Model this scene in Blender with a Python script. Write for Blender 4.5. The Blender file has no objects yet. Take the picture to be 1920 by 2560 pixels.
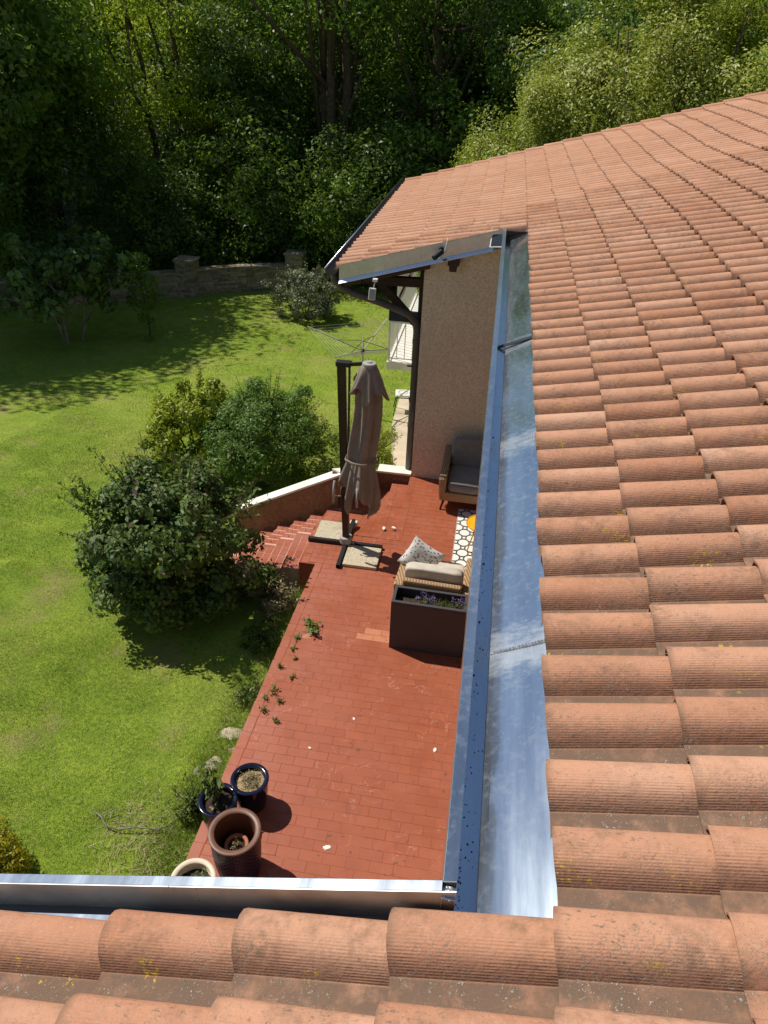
import bpy, bmesh, math, random
import numpy as np
from mathutils import Vector, Matrix
random.seed(7); rng = np.random.default_rng(7)
S = bpy.context.scene; C = S.collection
R = math.radians

# ------------------------------------------------------------------ camera
CAM = Vector((0.0, 0.0, 5.8))
right = Vector((0.98695605, 0.15693087, 0.03592299)); down = Vector((0.11640031, -0.54145738, -0.83263129)); fwd = Vector((-0.11121478, 0.82595194, -0.55266144))
cd = bpy.data.cameras.new('camera'); cam = bpy.data.objects.new('camera', cd); C.objects.link(cam)
m = Matrix.Identity(4)
for i in range(3):
    m[i][0] = right[i]; m[i][1] = -down[i]; m[i][2] = -fwd[i]; m[i][3] = CAM[i]
cam.matrix_world = m
cd.sensor_fit = 'HORIZONTAL'; cd.sensor_width = 36.0; cd.lens = 1800 / 1920 * 36.0
cd.clip_start = 0.05; cd.clip_end = 600
S.camera = cam

# ------------------------------------------------------------------ sky, sun, exposure
SUN = Vector((-0.43, 0.17, 0.685)).normalized()
w = bpy.data.worlds.new('World'); S.world = w; w.use_nodes = True
nt = w.node_tree; bg = nt.nodes['Background']
sky = nt.nodes.new('ShaderNodeTexSky'); sky.sky_type = 'NISHITA'; sky.sun_disc = False
sky.sun_elevation = math.asin(SUN.z); sky.sun_rotation = math.atan2(SUN.x, SUN.y)
sky.air_density = 1.0; sky.dust_density = 0.25; sky.ozone_density = 1.2
nt.links.new(sky.outputs[0], bg.inputs[0]); bg.inputs[1].default_value = 0.085
sl = bpy.data.lights.new('sun', 'SUN'); sl.energy = 4.9; sl.angle = R(0.53); sl.color = (1.0, 0.94, 0.84)
so = bpy.data.objects.new('sun', sl); C.objects.link(so)
so.rotation_euler = SUN.to_track_quat('Z', 'Y').to_euler(); so.location = (-20, 10, 30)
S.view_settings.view_transform = 'Standard'; S.view_settings.look = 'None'
S.cycles.max_bounces = 6; S.cycles.diffuse_bounces = 4; S.cycles.glossy_bounces = 3; S.cycles.transmission_bounces = 4
S.view_settings.exposure = 0.0; S.view_settings.gamma = 1.0; S.view_settings.use_curve_mapping = False

# ------------------------------------------------------------------ helpers
def project(p):
    d = Vector(p) - CAM; z = d.dot(fwd)
    if z < 0.05: return None
    return 960 + 1800 * d.dot(right) / z, 1280 + 1800 * d.dot(down) / z, z

class MB:
    def __init__(s): s.v = []; s.f = []; s.uv = []; s.tv = []; s.cur = 0.5
    def add(s, vs, fs, uvs=None):
        b = len(s.v); s.v += [tuple(v) for v in vs]; s.f += [tuple(i + b for i in f) for f in fs]
        s.uv += uvs if uvs else [(0, 0)] * len(vs); s.tv += [s.cur] * len(vs); return s
    def box(s, x0, y0, z0, x1, y1, z1):
        return s.add([(x0,y0,z0),(x1,y0,z0),(x1,y1,z0),(x0,y1,z0),(x0,y0,z1),(x1,y0,z1),(x1,y1,z1),(x0,y1,z1)],
                     [(0,3,2,1),(4,5,6,7),(0,1,5,4),(1,2,6,5),(2,3,7,6),(3,0,4,7)])
    def hexa(s, p): return s.add(p, [(0,3,2,1),(4,5,6,7),(0,1,5,4),(1,2,6,5),(2,3,7,6),(3,0,4,7)])
    def bar(s, a, b, w, h, up=(0,0,1)):
        a = Vector(a); b = Vector(b); d = (b - a).normalized(); u = Vector(up)
        if abs(d.dot(u)) > 0.98: u = Vector((0,1,0))
        l = d.cross(u).normalized() * w / 2; n = l.cross(d).normalized() * h / 2
        return s.hexa([a-l-n, a+l-n, b+l-n, b-l-n, a-l+n, a+l+n, b+l+n, b-l+n])
    def tube(s, pts, rad, n=8, cap=True):
        pts = [Vector(p) for p in pts]; rad = rad if hasattr(rad, '__len__') else [rad] * len(pts)
        vs = []; fs = []; ref = Vector((0.31, 0.11, 0.94)).normalized()
        for i, p in enumerate(pts):
            d = (pts[min(i+1, len(pts)-1)] - pts[max(i-1, 0)]).normalized()
            if abs(d.dot(ref)) > 0.97: r2 = Vector((1, 0, 0))
            else: r2 = ref
            a = d.cross(r2).normalized(); b2 = d.cross(a)
            for k in range(n):
                t = 2 * math.pi * k / n; vs.append(p + (a * math.cos(t) + b2 * math.sin(t)) * rad[i])
        for i in range(len(pts) - 1):
            for k in range(n):
                k2 = (k + 1) % n; fs.append((i*n+k, i*n+k2, (i+1)*n+k2, (i+1)*n+k))
        if cap: fs.append(tuple(range(n))[::-1]); fs.append(tuple((len(pts)-1)*n + k for k in range(n)))
        return s.add(vs, fs)
    def lathe(s, c, prof, n=32, fn=None):
        vs = []; fs = []; c = Vector(c)
        for i, (r, z) in enumerate(prof):
            for k in range(n):
                t = 2 * math.pi * k / n; rr, zz = fn(i, t, r, z) if fn else (r, z)
                vs.append(c + Vector((rr * math.cos(t), rr * math.sin(t), zz)))
        for i in range(len(prof) - 1):
            for k in range(n):
                k2 = (k + 1) % n; fs.append((i*n+k, i*n+k2, (i+1)*n+k2, (i+1)*n+k))
        return s.add(vs, fs)
    def disc(s, c, r, n=24, up=True):
        vs = [Vector(c) + Vector((r*math.cos(2*math.pi*k/n), r*math.sin(2*math.pi*k/n), 0)) for k in range(n)]
        return s.add(vs, [tuple(range(n)) if up else tuple(range(n))[::-1]])
    def grid(s, nx, ny, fn):
        vs = [fn(i/(nx-1), j/(ny-1)) for j in range(ny) for i in range(nx)]
        return s.add(vs, [(j*nx+i, j*nx+i+1, (j+1)*nx+i+1, (j+1)*nx+i) for j in range(ny-1) for i in range(nx-1)])
    def mesh(s, name, mat=None, smooth=False):
        me = bpy.data.meshes.new(name); me.from_pydata(s.v, [], s.f)
        if any(u != (0, 0) for u in s.uv):
            uvl = me.uv_layers.new(name='UVMap'); li = np.zeros(len(me.loops), np.int32); me.loops.foreach_get('vertex_index', li)
            uvl.data.foreach_set('uv', np.array(s.uv, np.float32)[li].ravel())
        at = me.attributes.new('tv', 'FLOAT', 'POINT'); at.data.foreach_set('value', np.array(s.tv, np.float32))
        if mat: me.materials.append(mat)
        if smooth: me.polygons.foreach_set('use_smooth', [True] * len(me.polygons))
        me.update(); return me
    def build(s, name, mat, parent=None, smooth=False, bevel=0, seg=2, sub=0, solid=0, auto=None):
        o = link(name, s.mesh(name, mat, smooth), parent)
        if solid:
            md = o.modifiers.new('solid', 'SOLIDIFY'); md.thickness = solid; md.offset = 0
        if bevel:
            md = o.modifiers.new('bevel', 'BEVEL'); md.width = bevel; md.segments = seg; md.limit_method = 'ANGLE'; md.angle_limit = R(40)
        if sub:
            md = o.modifiers.new('sub', 'SUBSURF'); md.levels = sub; md.render_levels = sub
        if auto: o.data.set_sharp_from_angle(angle=R(auto))
        return o

def link(name, me, parent=None):
    o = bpy.data.objects.new(name, me); C.objects.link(o)
    if parent is not None: o.parent = parent
    return o
def tag(o, label=None, cat=None, group=None, kind=None):
    if label: o['label'] = label
    if cat: o['category'] = cat
    if group: o['group'] = group
    if kind: o['kind'] = kind
    return o
def empty(name, loc=(0,0,0), rz=0, **k):
    o = bpy.data.objects.new(name, None); C.objects.link(o); o.location = loc; o.rotation_euler = (0, 0, rz); o.empty_display_size = 0.1
    return tag(o, **k)
def copy_tree(o, parent=None):
    c = o.copy(); C.objects.link(c); c.parent = parent
    for ch in [x for x in o.children]: copy_tree(ch, c)
    return c

# ------------------------------------------------------------------ materials
class N:
    """tiny node-graph helper"""
    def __init__(s, name):
        s.m = bpy.data.materials.new(name); s.m.use_nodes = True; s.t = s.m.node_tree; s.n = s.t.nodes; s.l = s.t.links
        s.b = s.n['Principled BSDF']; s.out = s.n['Material Output']
    def node(s, ty, ins=None, **kw):
        q = s.n.new('ShaderNode' + ty)
        for k, v in kw.items(): setattr(q, k, v)
        for k, v in (ins or {}).items(): s.set(q, k, v)
        return q
    def set(s, q, k, v):
        if hasattr(v, 'node') or isinstance(v, bpy.types.NodeSocket): s.l.new(v, q.inputs[k])
        else:
            if isinstance(v, tuple) and len(v) == 3 and q.inputs[k].type == 'RGBA': v = v + (1,)
            q.inputs[k].default_value = v
    def pos(s): return s.node('NewGeometry').outputs['Position']
    def obj(s): return s.node('TexCoord').outputs['Object']
    def uv(s): return s.node('TexCoord').outputs['UV']
    def attr(s, name): return s.node('Attribute', attribute_name=name).outputs['Fac']
    def rnd(s): return s.node('ObjectInfo').outputs['Random']
    def noise(s, vec, scale, detail=4, rough=0.55, dist=0.0):
        return s.node('TexNoise', {'Vector': vec, 'Scale': scale, 'Detail': detail, 'Roughness': rough, 'Distortion': dist}).outputs['Fac']
    def scale(s, vec, sc): return s.node('Mapping', {'Vector': vec, 'Scale': sc}).outputs[0]
    def ramp(s, fac, a, b, v0=0.0, v1=1.0):
        return s.node('MapRange', {'Value': fac, 'From Min': a, 'From Max': b, 'To Min': v0, 'To Max': v1}).outputs[0]
    def mix(s, fac, a, b, blend='MIX'):
        q = s.node('Mix', data_type='RGBA', blend_type=blend)
        for idx, v in ((0, fac), (6, a), (7, b)):
            if isinstance(v, bpy.types.NodeSocket): s.l.new(v, q.inputs[idx])
            else: q.inputs[idx].default_value = (v + (1,) if isinstance(v, tuple) and len(v) == 3 else v)
        return q.outputs[2]
    def math(s, op, a, b=0.0, c=0.0):
        q = s.node('Math', operation=op)
        for i, v in enumerate((a, b, c)):
            if isinstance(v, bpy.types.NodeSocket): s.l.new(v, q.inputs[i])
            else: q.inputs[i].default_value = v
        return q.outputs[0]
    def sep(s, vec): q = s.node('SeparateXYZ', {0: vec}); return q.outputs
    def bump(s, h, strength=0.3, dist=0.01, normal=None):
        q = s.node('Bump', {'Height': h, 'Strength': strength, 'Distance': dist})
        if normal is not None: s.l.new(normal, q.inputs['Normal'])
        return q.outputs[0]
    def fin(s, col=None, rough=0.7, metal=0.0, normal=None, spec=0.4):
        for k, v in (('Base Color', col), ('Roughness', rough), ('Metallic', metal), ('Normal', normal), ('Specular IOR Level', spec)):
            if v is None: continue
            s.set(s.b, k, v)
        return s.m

def plain(name, col, rough=0.6, metal=0.0, var=0.15, sc=8.0, bump=0.1, bs=40.0, bd=0.004, spec=0.4, dirt=None):
    g = N(name); p = g.pos(); n1 = g.noise(p, sc, 5)
    dk = tuple(c * (1 - var) for c in col); lt = tuple(min(1, c * (1 + var)) for c in col)
    c = g.mix(g.ramp(n1, 0.3, 0.7), dk, lt)
    if dirt: c = g.mix(g.ramp(g.noise(p, sc * 0.6, 6, 0.7), 0.5, 0.75, 0, 0.8), c, dirt)
    nb = g.bump(g.noise(p, bs, 4), bump, bd) if bump else None
    return g.fin(c, g.ramp(n1, 0.2, 0.8, rough - 0.06, rough + 0.08), metal, nb, spec)

def leafmat(name, dark, light, trans=0.45, rough=0.45, tint=None, tcol=(0.35, 0.55, 0.04)):
    g = N(name); v = g.attr('lv'); p = g.pos()
    c = g.mix(v, dark, light)
    c = g.mix(g.ramp(g.noise(p, 0.7, 2), 0.35, 0.7, 0, 0.45), c, tuple(x * 0.7 for x in dark))
    if tint: c = g.mix(g.ramp(v, 0.9, 0.97), c, tint)
    g.fin(c, rough, 0, None, 0.35)
    tr = g.node('BsdfTranslucent', {'Color': g.mix(0.35, c, tcol, 'MIX')})
    mx = g.node('MixShader', {0: trans * 0.5}); g.l.new(g.b.outputs[0], mx.inputs[1]); g.l.new(tr.outputs[0], mx.inputs[2])
    g.l.new(mx.outputs[0], g.out.inputs[0]); return g.m

M = {}
def tile_material(name, fine=True, grime=1.0, lift=1.0):
    g = N(name); p = g.pos(); uv = g.sep(g.uv()); u, v = uv[0], uv[1]; tv = g.attr('tv')
    big = g.noise(p, 2.3, 4); mid = g.noise(p, 11, 6, 0.65); fin = g.noise(p, 90, 3, 0.6)
    base = g.mix(tv, (0.42, 0.190, 0.105), (0.60, 0.345, 0.225))
    base = g.mix(g.ramp(big, 0.35, 0.7), base, (0.52, 0.260, 0.155))
    base = g.mix(g.ramp(fin, 0.55, 0.75, 0, 0.5), base, (0.56, 0.37, 0.27))
    # grime that has settled in the pans (u > 0.68 is the flat pan) and along the foot of the roll, deepened to paint in shade between rolls
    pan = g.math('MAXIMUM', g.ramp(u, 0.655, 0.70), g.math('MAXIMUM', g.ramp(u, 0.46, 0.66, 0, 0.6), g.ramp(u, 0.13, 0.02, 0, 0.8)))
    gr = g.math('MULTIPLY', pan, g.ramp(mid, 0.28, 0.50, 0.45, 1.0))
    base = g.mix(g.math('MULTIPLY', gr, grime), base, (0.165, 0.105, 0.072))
    gr2 = g.math('MULTIPLY', g.ramp(g.noise(p, 5, 6, 0.7), 0.44, 0.66, 0, 0.8), g.ramp(g.noise(p, 26, 5, 0.7), 0.38, 0.6))
    base = g.mix(g.math('MULTIPLY', gr2, grime), base, (0.235, 0.130, 0.080))
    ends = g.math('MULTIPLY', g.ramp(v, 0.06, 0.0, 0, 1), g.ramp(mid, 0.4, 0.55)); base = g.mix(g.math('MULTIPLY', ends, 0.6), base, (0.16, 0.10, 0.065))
    # dark speckle, grey and yellow lichen
    sp = g.node('TexVoronoi', {'Vector': p, 'Scale': 110.0, 'Randomness': 1.0}).outputs['Distance']
    spm = g.math('MULTIPLY', g.ramp(sp, 0.16, 0.10, 0, 1), g.ramp(g.noise(p, 7, 3), 0.42, 0.58))
    base = g.mix(g.math('MULTIPLY', spm, 0.8), base, (0.10, 0.07, 0.05))
    gl = g.math('MULTIPLY', g.ramp(g.noise(p, 120, 4, 0.7), 0.55, 0.62), g.ramp(g.noise(p, 4.5, 5, 0.65), 0.48, 0.62))
    gl = g.math('MULTIPLY', gl, g.ramp(u, 0.25, 0.6, 0.25, 1))
    base = g.mix(g.math('MULTIPLY', gl, 0.9), base, (0.42, 0.39, 0.32))
    dg = g.math('MULTIPLY', g.ramp(g.noise(g.scale(p, (1, 1.7, 1)), 45, 5, 0.75), 0.56, 0.64), g.ramp(g.noise(p, 3.1, 4), 0.44, 0.60))
    base = g.mix(g.math('MULTIPLY', dg, 0.8), base, (0.14, 0.12, 0.09))
    sh = g.node('Mapping', {'Vector': p, 'Location': (3.7, 9.1, 2.2)}).outputs[0]
    yl = g.math('MULTIPLY', g.ramp(g.noise(sh, 60, 4, 0.7), 0.56, 0.6), g.ramp(g.noise(sh, 6.5, 2), 0.60, 0.66))
    yl = g.math('MULTIPLY', yl, g.ramp(u, 0.4, 0.6))
    base = g.mix(yl, base, (0.62, 0.42, 0.03))
    h = g.math('MULTIPLY', fin, 0.5)
    h = g.math('ADD', h, g.math('MULTIPLY', g.ramp(g.noise(p, 34, 4, 0.6), 0.3, 0.8), 0.6))
    h = g.math('ADD', h, g.math('MULTIPLY', gl, 0.8))
    if fine:
        wv = g.math('SINE', g.math('MULTIPLY', u, 2 * math.pi * 44))
        wv = g.math('MULTIPLY', wv, g.math('MULTIPLY', g.ramp(u, 0.2, 0.42, 0.15, 1), g.ramp(u, 0.67, 0.7, 1, 0.25)))
        wv = g.math('MULTIPLY', wv, g.ramp(g.noise(p, 14, 5, 0.7), 0.35, 0.62, 0.1, 1))
        h = g.math('ADD', h, g.math('MULTIPLY', wv, 0.17))
    return g.fin(base, 0.86, 0, g.bump(h, 0.75, 0.0035), 0.25)
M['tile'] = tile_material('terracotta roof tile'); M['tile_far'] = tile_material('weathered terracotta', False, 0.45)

def floor_tile_mat():
    g = N('red quarry tile'); p = g.pos(); tv = g.attr('tv')
    c = g.mix(tv, (0.305, 0.076, 0.030), (0.340, 0.088, 0.036))
    c = g.mix(g.ramp(tv, 1.4, 1.6), c, (0.56, 0.22, 0.11))
    c = g.mix(g.ramp(g.noise(p, 0.9, 4), 0.4, 0.7, 0, 0.5), c, (0.34, 0.090, 0.042))
    c = g.mix(g.ramp(g.noise(p, 5, 6, 0.7), 0.48, 0.75, 0, 0.6), c, (0.235, 0.062, 0.034))
    c = g.mix(g.ramp(g.noise(p, 0.55, 6, 0.65), 0.46, 0.70, 0, 0.55), c, (0.43, 0.135, 0.075))
    # pale scuff and root marks: thin wandering lines in a few places
    q = g.node('TexNoise', {'Vector': p, 'Scale': 2.6, 'Detail': 5.0, 'Roughness': 0.6, 'Distortion': 0.6}).outputs['Fac']
    ln = g.ramp(g.math('ABSOLUTE', g.math('SUBTRACT', q, 0.5)), 0.006, 0.001, 0, 1)
    ln = g.math('MULTIPLY', ln, g.ramp(g.noise(p, 1.3, 3), 0.46, 0.56))
    c = g.mix(g.math('MULTIPLY', ln, 0.55), c, (0.55, 0.28, 0.20))
    ch = g.math('MULTIPLY', g.ramp(g.noise(p, 15, 2, 0.4), 0.685, 0.71), g.ramp(g.noise(p, 1.1, 2), 0.45, 0.55))
    c = g.mix(g.math('MULTIPLY', ch, 0.7), c, (0.10, 0.055, 0.04))
    # mineral bloom near the outer border
    x = g.sep(p)[0]; bl = g.math('MULTIPLY', g.ramp(x, -0.9, -1.85), g.ramp(g.noise(p, 1.6, 5, 0.65), 0.42, 0.72, 0, 0.6))
    c = g.mix(bl, c, (0.44, 0.175, 0.13))
    r = g.ramp(g.noise(p, 4, 5), 0.3, 0.7, 0.42, 0.62)
    return g.fin(c, r, 0, g.bump(g.noise(p, 30, 4), 0.12, 0.004), 0.4)
M['qtile'] = floor_tile_mat()
def mortar_mat():
    g = N('mortar'); p = g.pos(); c = g.mix(g.ramp(g.noise(p, 2.3, 5, 0.7), 0.50, 0.68), (0.28, 0.075, 0.034), (0.50, 0.24, 0.15))
    c = g.mix(g.ramp(g.noise(p, 1.1, 4, 0.6), 0.60, 0.66), c, (0.09, 0.045, 0.03)); return g.fin(c, 0.9, 0, None, 0.2)
M['mortar'] = mortar_mat()
M['pale_mortar'] = plain('pale mortar', (0.60, 0.38, 0.29), 0.9, var=0.25, sc=5)
M['concrete'] = plain('concrete', (0.40, 0.35, 0.28), 0.9, var=0.2, sc=3, bump=0.3, dirt=(0.2, 0.17, 0.12))
M['pale_concrete'] = plain('pale concrete', (0.56, 0.47, 0.35), 0.88, var=0.14, sc=2.2, bump=0.2, dirt=(0.36, 0.29, 0.2))
M['coping'] = plain('white coping', (0.78, 0.74, 0.66), 0.8, var=0.08, sc=5, bump=0.25, dirt=(0.6, 0.52, 0.42))
M['slabstone'] = None
def pebble_mat(name, a, b, sc=120):
    g = N(name); p = g.pos(); v = g.node('TexVoronoi', {'Vector': p, 'Scale': float(sc)})
    c = g.mix(g.sep(v.outputs['Color'])[0], a, b)
    c = g.mix(g.ramp(g.noise(p, 6, 4), 0.55, 0.8, 0, 0.5), c, tuple(x * 0.6 for x in a))
    return g.fin(c, 0.9, 0, g.bump(v.outputs['Distance'], 0.5, 0.004), 0.2)
M['slabstone'] = pebble_mat('washed gravel slab', (0.36, 0.30, 0.21), (0.66, 0.58, 0.42))
def render_mat(name, a, b, stain, sc=60):
    g = N(name); p = g.pos()
    n = g.noise(p, sc, 3, 0.6); c = g.mix(g.ramp(n, 0.35, 0.65), a, b)
    c = g.mix(g.ramp(g.noise(p, 1.2, 5, 0.6), 0.45, 0.75, 0, 0.5), c, stain)
    c = g.mix(g.ramp(g.noise(g.scale(p, (3, 3, 0.25)), 1.5, 4, 0.6), 0.5, 0.75, 0, 0.35), c, stain)
    h = g.math('ADD', n, g.math('MULTIPLY', g.noise(p, sc * 0.45, 3), 0.8))
    return g.fin(c, 0.95, 0, g.bump(h, 0.95, 0.012), 0.15)
M['render'] = render_mat('roughcast render', (0.56, 0.47, 0.345), (0.82, 0.715, 0.545), (0.58, 0.46, 0.32), 50)
M['stairwall'] = render_mat('stained stair wall', (0.20, 0.115, 0.07), (0.30, 0.185, 0.11), (0.09, 0.045, 0.028), 30)

def zinc_mat(name, col=(0.64, 0.725, 0.81), rough=0.185, seams=(), scuff=0.5):
    g = N(name); p = g.pos(); n = g.noise(g.scale(p, (1, 0.12, 1)), 7.0, 6, 0.65); f = g.noise(p, 28, 5, 0.65)
    c = g.mix(g.ramp(n, 0.3, 0.7), tuple(x * 0.78 for x in col), col)
    c = g.mix(g.ramp(f, 0.45, 0.75, 0, 0.35), c, (0.50, 0.53, 0.56))
    r = g.ramp(n, 0.25, 0.75, rough - 0.05, rough + 0.07); mt = g.math('SUBTRACT', 0.96, g.ramp(f, 0.5, 0.8, 0, 0.2))
    y = g.sep(p)[1]
    for ys in seams:   # rubbed, whitened metal either side of each soldered joint
        d = g.math('ABSOLUTE', g.math('SUBTRACT', y, ys)); d = g.math('ADD', d, g.math('MULTIPLY', g.math('SUBTRACT', g.noise(g.scale(p, (1, 2.2, 1)), 7, 6, 0.75), 0.5), 0.5))
        k = g.ramp(d, 0.15, 0.04, 0, 0.6)
        c = g.mix(k, c, (0.60, 0.62, 0.63)); r = g.math('ADD', r, g.math('MULTIPLY', k, 0.12)); mt = g.math('SUBTRACT', mt, g.math('MULTIPLY', k, 0.35))
    sp = g.node('TexVoronoi', {'Vector': p, 'Scale': 42.0}).outputs['Distance']
    spm = g.math('MULTIPLY', g.ramp(sp, 0.13, 0.09), g.ramp(g.noise(p, 3.3, 3), 0.55, 0.63))
    c = g.mix(g.math('MULTIPLY', spm, 0.9), c, (0.03, 0.03, 0.03)); mt = g.math('MULTIPLY', mt, g.math('SUBTRACT', 1.0, spm))
    sc = g.node('TexNoise', {'Vector': g.scale(p, (1, 0.25, 1)), 'Scale': 9.0, 'Detail': 4.0, 'Distortion': 1.5}).outputs['Fac']
    ln = g.math('MULTIPLY', g.ramp(g.math('ABSOLUTE', g.math('SUBTRACT', sc, 0.5)), 0.008, 0, 0, scuff), g.ramp(g.noise(p, 2.1, 2), 0.55, 0.65))
    c = g.mix(ln, c, (0.66, 0.68, 0.70))
    return g.fin(c, r, mt, g.bump(g.noise(g.scale(p, (1, 0.4, 1)), 4, 3), 0.06, 0.02), 0.5)
M['zinc'] = zinc_mat('zinc sheet', seams=(2.2, 4.0, 5.75))
M['zinc_plain'] = zinc_mat('zinc rim', (0.66, 0.73, 0.79), 0.22)
M['zinc_new'] = zinc_mat('bright zinc', (0.80, 0.79, 0.77), 0.42, scuff=0.4)
M['zinc_dark'] = plain('anthracite metal', (0.10, 0.10, 0.10), 0.42, 0.7, var=0.12, sc=6, bump=0.03)
M['rubber'] = plain('black rubber', (0.02, 0.02, 0.024), 0.6)
M['solder'] = plain('solder', (0.62, 0.62, 0.62), 0.32, 0.9, var=0.3, sc=60, bump=0.6, bs=70, bd=0.006)
M['pipe'] = plain('dark grey pipe', (0.085, 0.075, 0.068), 0.4, 0.0, var=0.15, bump=0.04, spec=0.5)
M['wood_dark'] = plain('dark stained timber', (0.045, 0.026, 0.017), 0.7, var=0.3, sc=14)
M['graphite'] = plain('graphite metal', (0.028, 0.027, 0.028), 0.38, 0.3, var=0.15, bump=0.02)
M['brownmetal'] = plain('bronze brown metal', (0.045, 0.032, 0.026), 0.36, 0.35, var=0.15, bump=0.02)
M['greyplastic'] = plain('grey plastic', (0.36, 0.34, 0.31), 0.5, bump=0.03)
M['white'] = plain('white plastic', (0.78, 0.77, 0.74), 0.45, var=0.05, bump=0.02)
M['whitepaint'] = plain('white paint', (0.74, 0.72, 0.67), 0.55, var=0.08, bump=0.05)
M['black'] = plain('black plastic', (0.014, 0.014, 0.015), 0.4, bump=0.02)
M['navy'] = plain('navy fabric', (0.02, 0.024, 0.05), 0.8, bump=0.1)
M['canvas'] = plain('pale canvas', (0.66, 0.63, 0.58), 0.85, bump=0.2, bs=15)
def fabric(name, col, sc=700, var=0.12):
    g = N(name); p = g.obj(); n = g.noise(p, 9, 4); wv = g.noise(p, sc * 0.35, 2)
    c = g.mix(g.ramp(n, 0.3, 0.7), tuple(x * (1 - var) for x in col), tuple(min(1, x * (1 + var)) for x in col))
    c = g.mix(g.ramp(wv, 0.4, 0.65, 0, 0.3), c, tuple(x * 0.7 for x in col))
    g.b.inputs['Sheen Weight'].default_value = 0.15
    return g.fin(c, 0.92, 0, g.bump(g.math('ADD', g.math('MULTIPLY', wv, 0.4), g.noise(p, 22, 4)), 0.35, 0.006), 0.15)
M['taupe'] = fabric('taupe parasol cloth', (0.275, 0.22, 0.175))
M['beige'] = fabric('beige cushion cloth', (0.60, 0.53, 0.44))
M['charcoal'] = fabric('grey cushion cloth', (0.26, 0.235, 0.21))
def wicker(name, a, b):
    g = N(name); p = g.obj(); s = g.sep(p)
    hsum = g.math('ADD', s[0], s[1])
    u = g.math('MULTIPLY', hsum, 30.0); v = g.math('MULTIPLY', g.math('ADD', s[2], g.math('MULTIPLY', s[1], 0.8)), 62.0)
    fl = g.math('FLOOR', v); od = g.math('MODULO', fl, 2.0)
    a1 = g.math('SINE', g.math('MULTIPLY', g.math('ADD', u, g.math('MULTIPLY', od, 0.5)), 2 * math.pi))
    b1 = g.math('ABSOLUTE', g.math('SINE', g.math('MULTIPLY', v, math.pi)))
    h = g.math('MULTIPLY', g.ramp(a1, -1, 1), b1)
    c = g.mix(g.ramp(h, 0.05, 0.55), b, a); c = g.mix(g.ramp(g.noise(p, 30, 3), 0.4, 0.7, 0, 0.35), c, tuple(x * 0.75 for x in a))
    return g.fin(c, 0.7, 0, g.bump(h, 0.8, 0.006), 0.3)
M['wicker'] = wicker('honey rattan', (0.62, 0.40, 0.215), (0.13, 0.065, 0.028))
def speckle_cloth():
    g = N('speckled cushion cloth'); p = g.obj(); v = g.node('TexVoronoi', {'Vector': g.scale(p, (1, 1, 0.6)), 'Scale': 42.0})
    sh = g.sep(v.outputs['Color']); k = g.math('MULTIPLY', g.ramp(v.outputs['Distance'], 0.40, 0.33), g.ramp(sh[0], 0.35, 0.4))
    c = g.mix(k, (0.74, 0.72, 0.68), g.mix(g.ramp(sh[1], 0.75, 0.8), (0.10, 0.10, 0.10), (0.38, 0.20, 0.12)))
    return g.fin(c, 0.9, 0, g.bump(g.noise(p, 18, 4), 0.3, 0.006), 0.15)
M['speckle'] = speckle_cloth()
def rug_mat():
    g = N('rug weave'); p = g.obj(); s = g.sep(p)
    def ring(ox, oy, r, wd, sx=0.21, sy=0.24):
        ax = g.math('SUBTRACT', g.math('FLOORED_MODULO', g.math('ADD', s[0], ox), sx), sx / 2); ay = g.math('SUBTRACT', g.math('FLOORED_MODULO', g.math('ADD', s[1], oy), sy), sy / 2)
        d = g.math('SQRT', g.math('ADD', g.math('POWER', ax, 2.0), g.math('POWER', ay, 2.0)))
        return g.ramp(g.math('ABSOLUTE', g.math('SUBTRACT', d, r)), wd, wd * 0.6)
    k = g.math('MAXIMUM', ring(0, 0, 0.078, 0.010), ring(0.105, 0.12, 0.078, 0.010))
    k = g.math('MAXIMUM', k, g.math('MAXIMUM', ring(0.105, 0, 0.030, 0.008), ring(0, 0.12, 0.030, 0.008)))
    c = g.mix(k, (0.74, 0.72, 0.67), (0.022, 0.022, 0.022))
    return g.fin(c, 0.95, 0, g.bump(g.noise(p, 240, 2), 0.2, 0.003), 0.1)
M['rug'] = rug_mat()
M['yellow'] = plain('yellow enamel', (0.78, 0.40, 0.015), 0.4, var=0.05, bump=0.02)
M['planter'] = plain('graphite planter', (0.055, 0.052, 0.055), 0.6, var=0.1, bump=0.08)
M['soil'] = plain('dark soil', (0.05, 0.032, 0.022), 0.95, var=0.5, sc=40, bump=0.9, bs=60, bd=0.02)
M['straw'] = plain('dry straw', (0.42, 0.30, 0.16), 0.9, var=0.3, sc=30)
def glaze(name, col, scale=None):
    g = N(name); p = g.obj(); c = g.mix(g.ramp(g.noise(p, 8, 4), 0.35, 0.7), tuple(x * 0.6 for x in col), col); nb = None
    if scale:
        s = g.sep(p); ang = g.math('ARCTAN2', s[1], s[0])
        u = g.math('MULTIPLY', ang, 22 / (2 * math.pi)); v = g.math('MULTIPLY', s[2], 20.0)
        d = g.math('ADD', g.math('ABSOLUTE', g.math('SINE', g.math('MULTIPLY', g.math('ADD', u, v), math.pi))), g.math('ABSOLUTE', g.math('SINE', g.math('MULTIPLY', g.math('SUBTRACT', u, v), math.pi))))
        c = g.mix(g.ramp(d, 0.2, 0.55), (0.24, 0.16, 0.13), c); nb = g.bump(g.ramp(d, 0.2, 1.2), 0.8, 0.012)
    return g.fin(c, 0.14 if not scale else 0.38, 0, nb, 0.55 if not scale else 0.3)
M['blueglaze'] = glaze('dark blue glaze', (0.006, 0.009, 0.035)); M['scaleglaze'] = glaze('blue scale glaze', (0.016, 0.015, 0.065), True)
M['claybrown'] = plain('brown glazed clay', (0.155, 0.070, 0.042), 0.45, var=0.2, bump=0.1, spec=0.5)
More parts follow.
